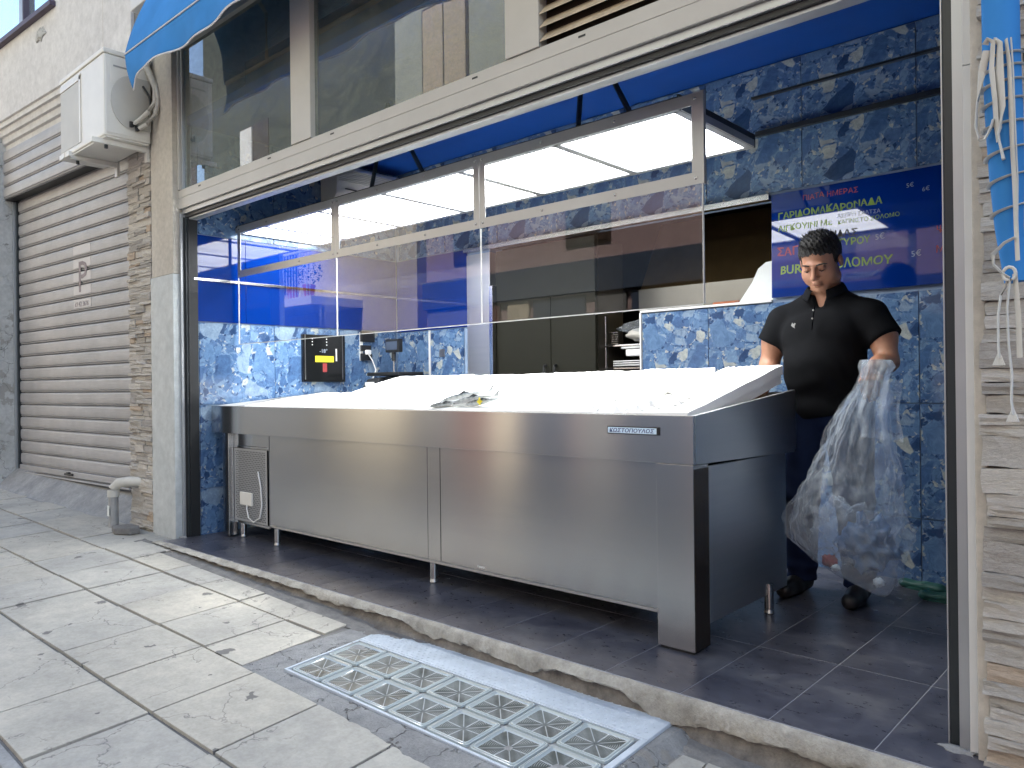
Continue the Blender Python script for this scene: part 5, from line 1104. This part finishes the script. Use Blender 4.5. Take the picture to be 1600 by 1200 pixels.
for sg in (-1, 1):
    face([(sg*.014,-.0965,.026),(sg*.028,-.0985,.031),(sg*.042,-.091,.030),(sg*.052,-.078,.023)], [.0045,.0066,.006,.003], 'eyebrow', 'hair')
    face([(sg*.019,-.0915,.002),(sg*.030,-.0955,-.0015),(sg*.041,-.0885,.001)], [.0024,.0042,.0026], 'eyelashes', 'hair')  # lash lines thickened into dark slits for the shaded eye sockets

face([(-.025,-.0945,-.0655),(-.012,-.1015,-.0628),(0,-.1030,-.0632),(.012,-.1015,-.0628),(.025,-.0945,-.0655)], [.0008,.0018,.002,.0018,.0008], 'mouth_line', 'lipline')
# the bag: gathered neck, wide crumpled body, lumps inside
bgx = empty('plastic_bag', 'big crumpled clear plastic bag hanging from the left hand of the man', 'bag', loc=(-1.12, 3.46, .6))
rows = [(1.138,-1.045,.058,.014),(1.11,-1.042,.070,.026),(1.08,-1.05,.058,.034),(1.04,-1.06,.062,.045),(.98,-1.075,.085,.065),(.90,-1.105,.105,.085),(.80,-1.12,.140,.11),(.68,-1.15,.180,.14),(.58,-1.175,.215,.16),(.50,-1.19,.250,.17),(.42,-1.195,.262,.17),(.34,-1.185,.250,.16),(.27,-1.15,.205,.13),(.20,-1.09,.125,.09),(.155,-1.05,.055,.05),(.135,-1.04,.012,.012)]
nk = 150; nr = 120
def bagsurf(scale, seed):
    m = MB()
    for i in range(nr+1):
        t = i/nr*(len(rows)-1); a = min(int(t), len(rows)-2); f_ = t-a; f_ = f_*f_*(3-2*f_)*.5+f_*.5
        z, x, rx, ry = [rows[a][q]*(1-f_)+rows[a+1][q]*f_ for q in range(4)]
        for k in range(nk):
            an = 2*math.pi*k/nk; fold = max(0, min(1, (z-.55)/.45))
            pl_ = 1+fold*.16*math.sin(an*9+seed)+fold*.10*math.sin(an*17+2+seed)
            P = Vector((math.cos(an)*rx*5, math.sin(an)*ry*5, z*4+seed))
            cr_ = mnoise.noise(P*1.6); cr2 = abs(mnoise.noise(P*3.6+Vector((4,0,0)))); cr3 = abs(mnoise.noise(P*8))
            d = scale*(pl_+.16*cr_-.20*cr2-.02*cr3)
            m.v.append((x+math.cos(an)*rx*d+1.12, 3.46+math.sin(an)*ry*d-3.46, z-.6+.01*cr_))
    for i in range(nr):
        for k in range(nk): m.f.append((i*nk+k, i*nk+(k+1)%nk, (i+1)*nk+(k+1)%nk, (i+1)*nk+k))
    return m
bagsurf(1.0, 0).build('outer_film', M['bag'], bgx, smooth=True); bagsurf(.90, 5).build('inner_film', M['bag'], bgx, smooth=True)
MB().grid(lambda u, v: (-.03+u*.17-.01*math.sin(v*4)+1.12-1.12+.05, -.075+.012*math.sin(u*14+v*3)+.01*math.sin(v*9), .45-v*.235-.02*u*v), 30, 30).build('folded_flap', M['bag'], bgx, smooth=True, solid=.001)
blob('crumpled_film', 'bag', (-.08, .0, -.20), (.12, .08, .12), bgx, 21, .5, 4)
M['bagblue'] = plain('pale_blue_film', (.10, .17, .28, 1), .3, 0, .25, 8)
blob('blue_packing', 'bagblue', (.02, .02, -.26), (.10, .06, .10), bgx, 12, .7, 4); blob('red_wrapper', 'redmark', (-.12, -.04, -.335), (.03, .02, .025), bgx, 14, .5, 3); blob('white_scrap', 'paper', (.08, -.03, -.40), (.022, .02, .02), bgx, 15, .4, 3); blob('white_scrap', 'paper', (-.09, -.05, -.36), (.02, .012, .014), bgx, 16, .4, 3)
# green clogs by the wall
for k, (x, y, rz, lb_) in enumerate(((-1.07, 4.22, 80, 'mint green rubber clog against the dark tiled wall'), (-.93, 4.06, 95, 'mint green rubber clog half hidden by the right door frame'))):
    q = SDF((-.07, -.16, -.01), (.07, .16, .12), .006); q.chain([(0,.10,.035), (0,0,.035), (0,-.09,.03)], [.042,.040,.046], .02); q.ell((0,.05,.085), (.032,.075,.045), .01, True); q.cut((0,0,.001), (0,0,-1))
    e = empty('rubber_clog', lb_, 'shoe', 'green rubber clogs', loc=(x, y, 0)); e.rotation_euler = (0, 0, R(rz)); e.scale = (.8,.85,.6); q.mesh('upper', 'green', e); MB().prism([(.045*math.cos(R(a)), (.13 if math.sin(R(a)) > 0 else .125)*math.sin(R(a))) for a in range(0, 360, 20)], 'z', 0, .018).build('sole', M['green'], e, .003)
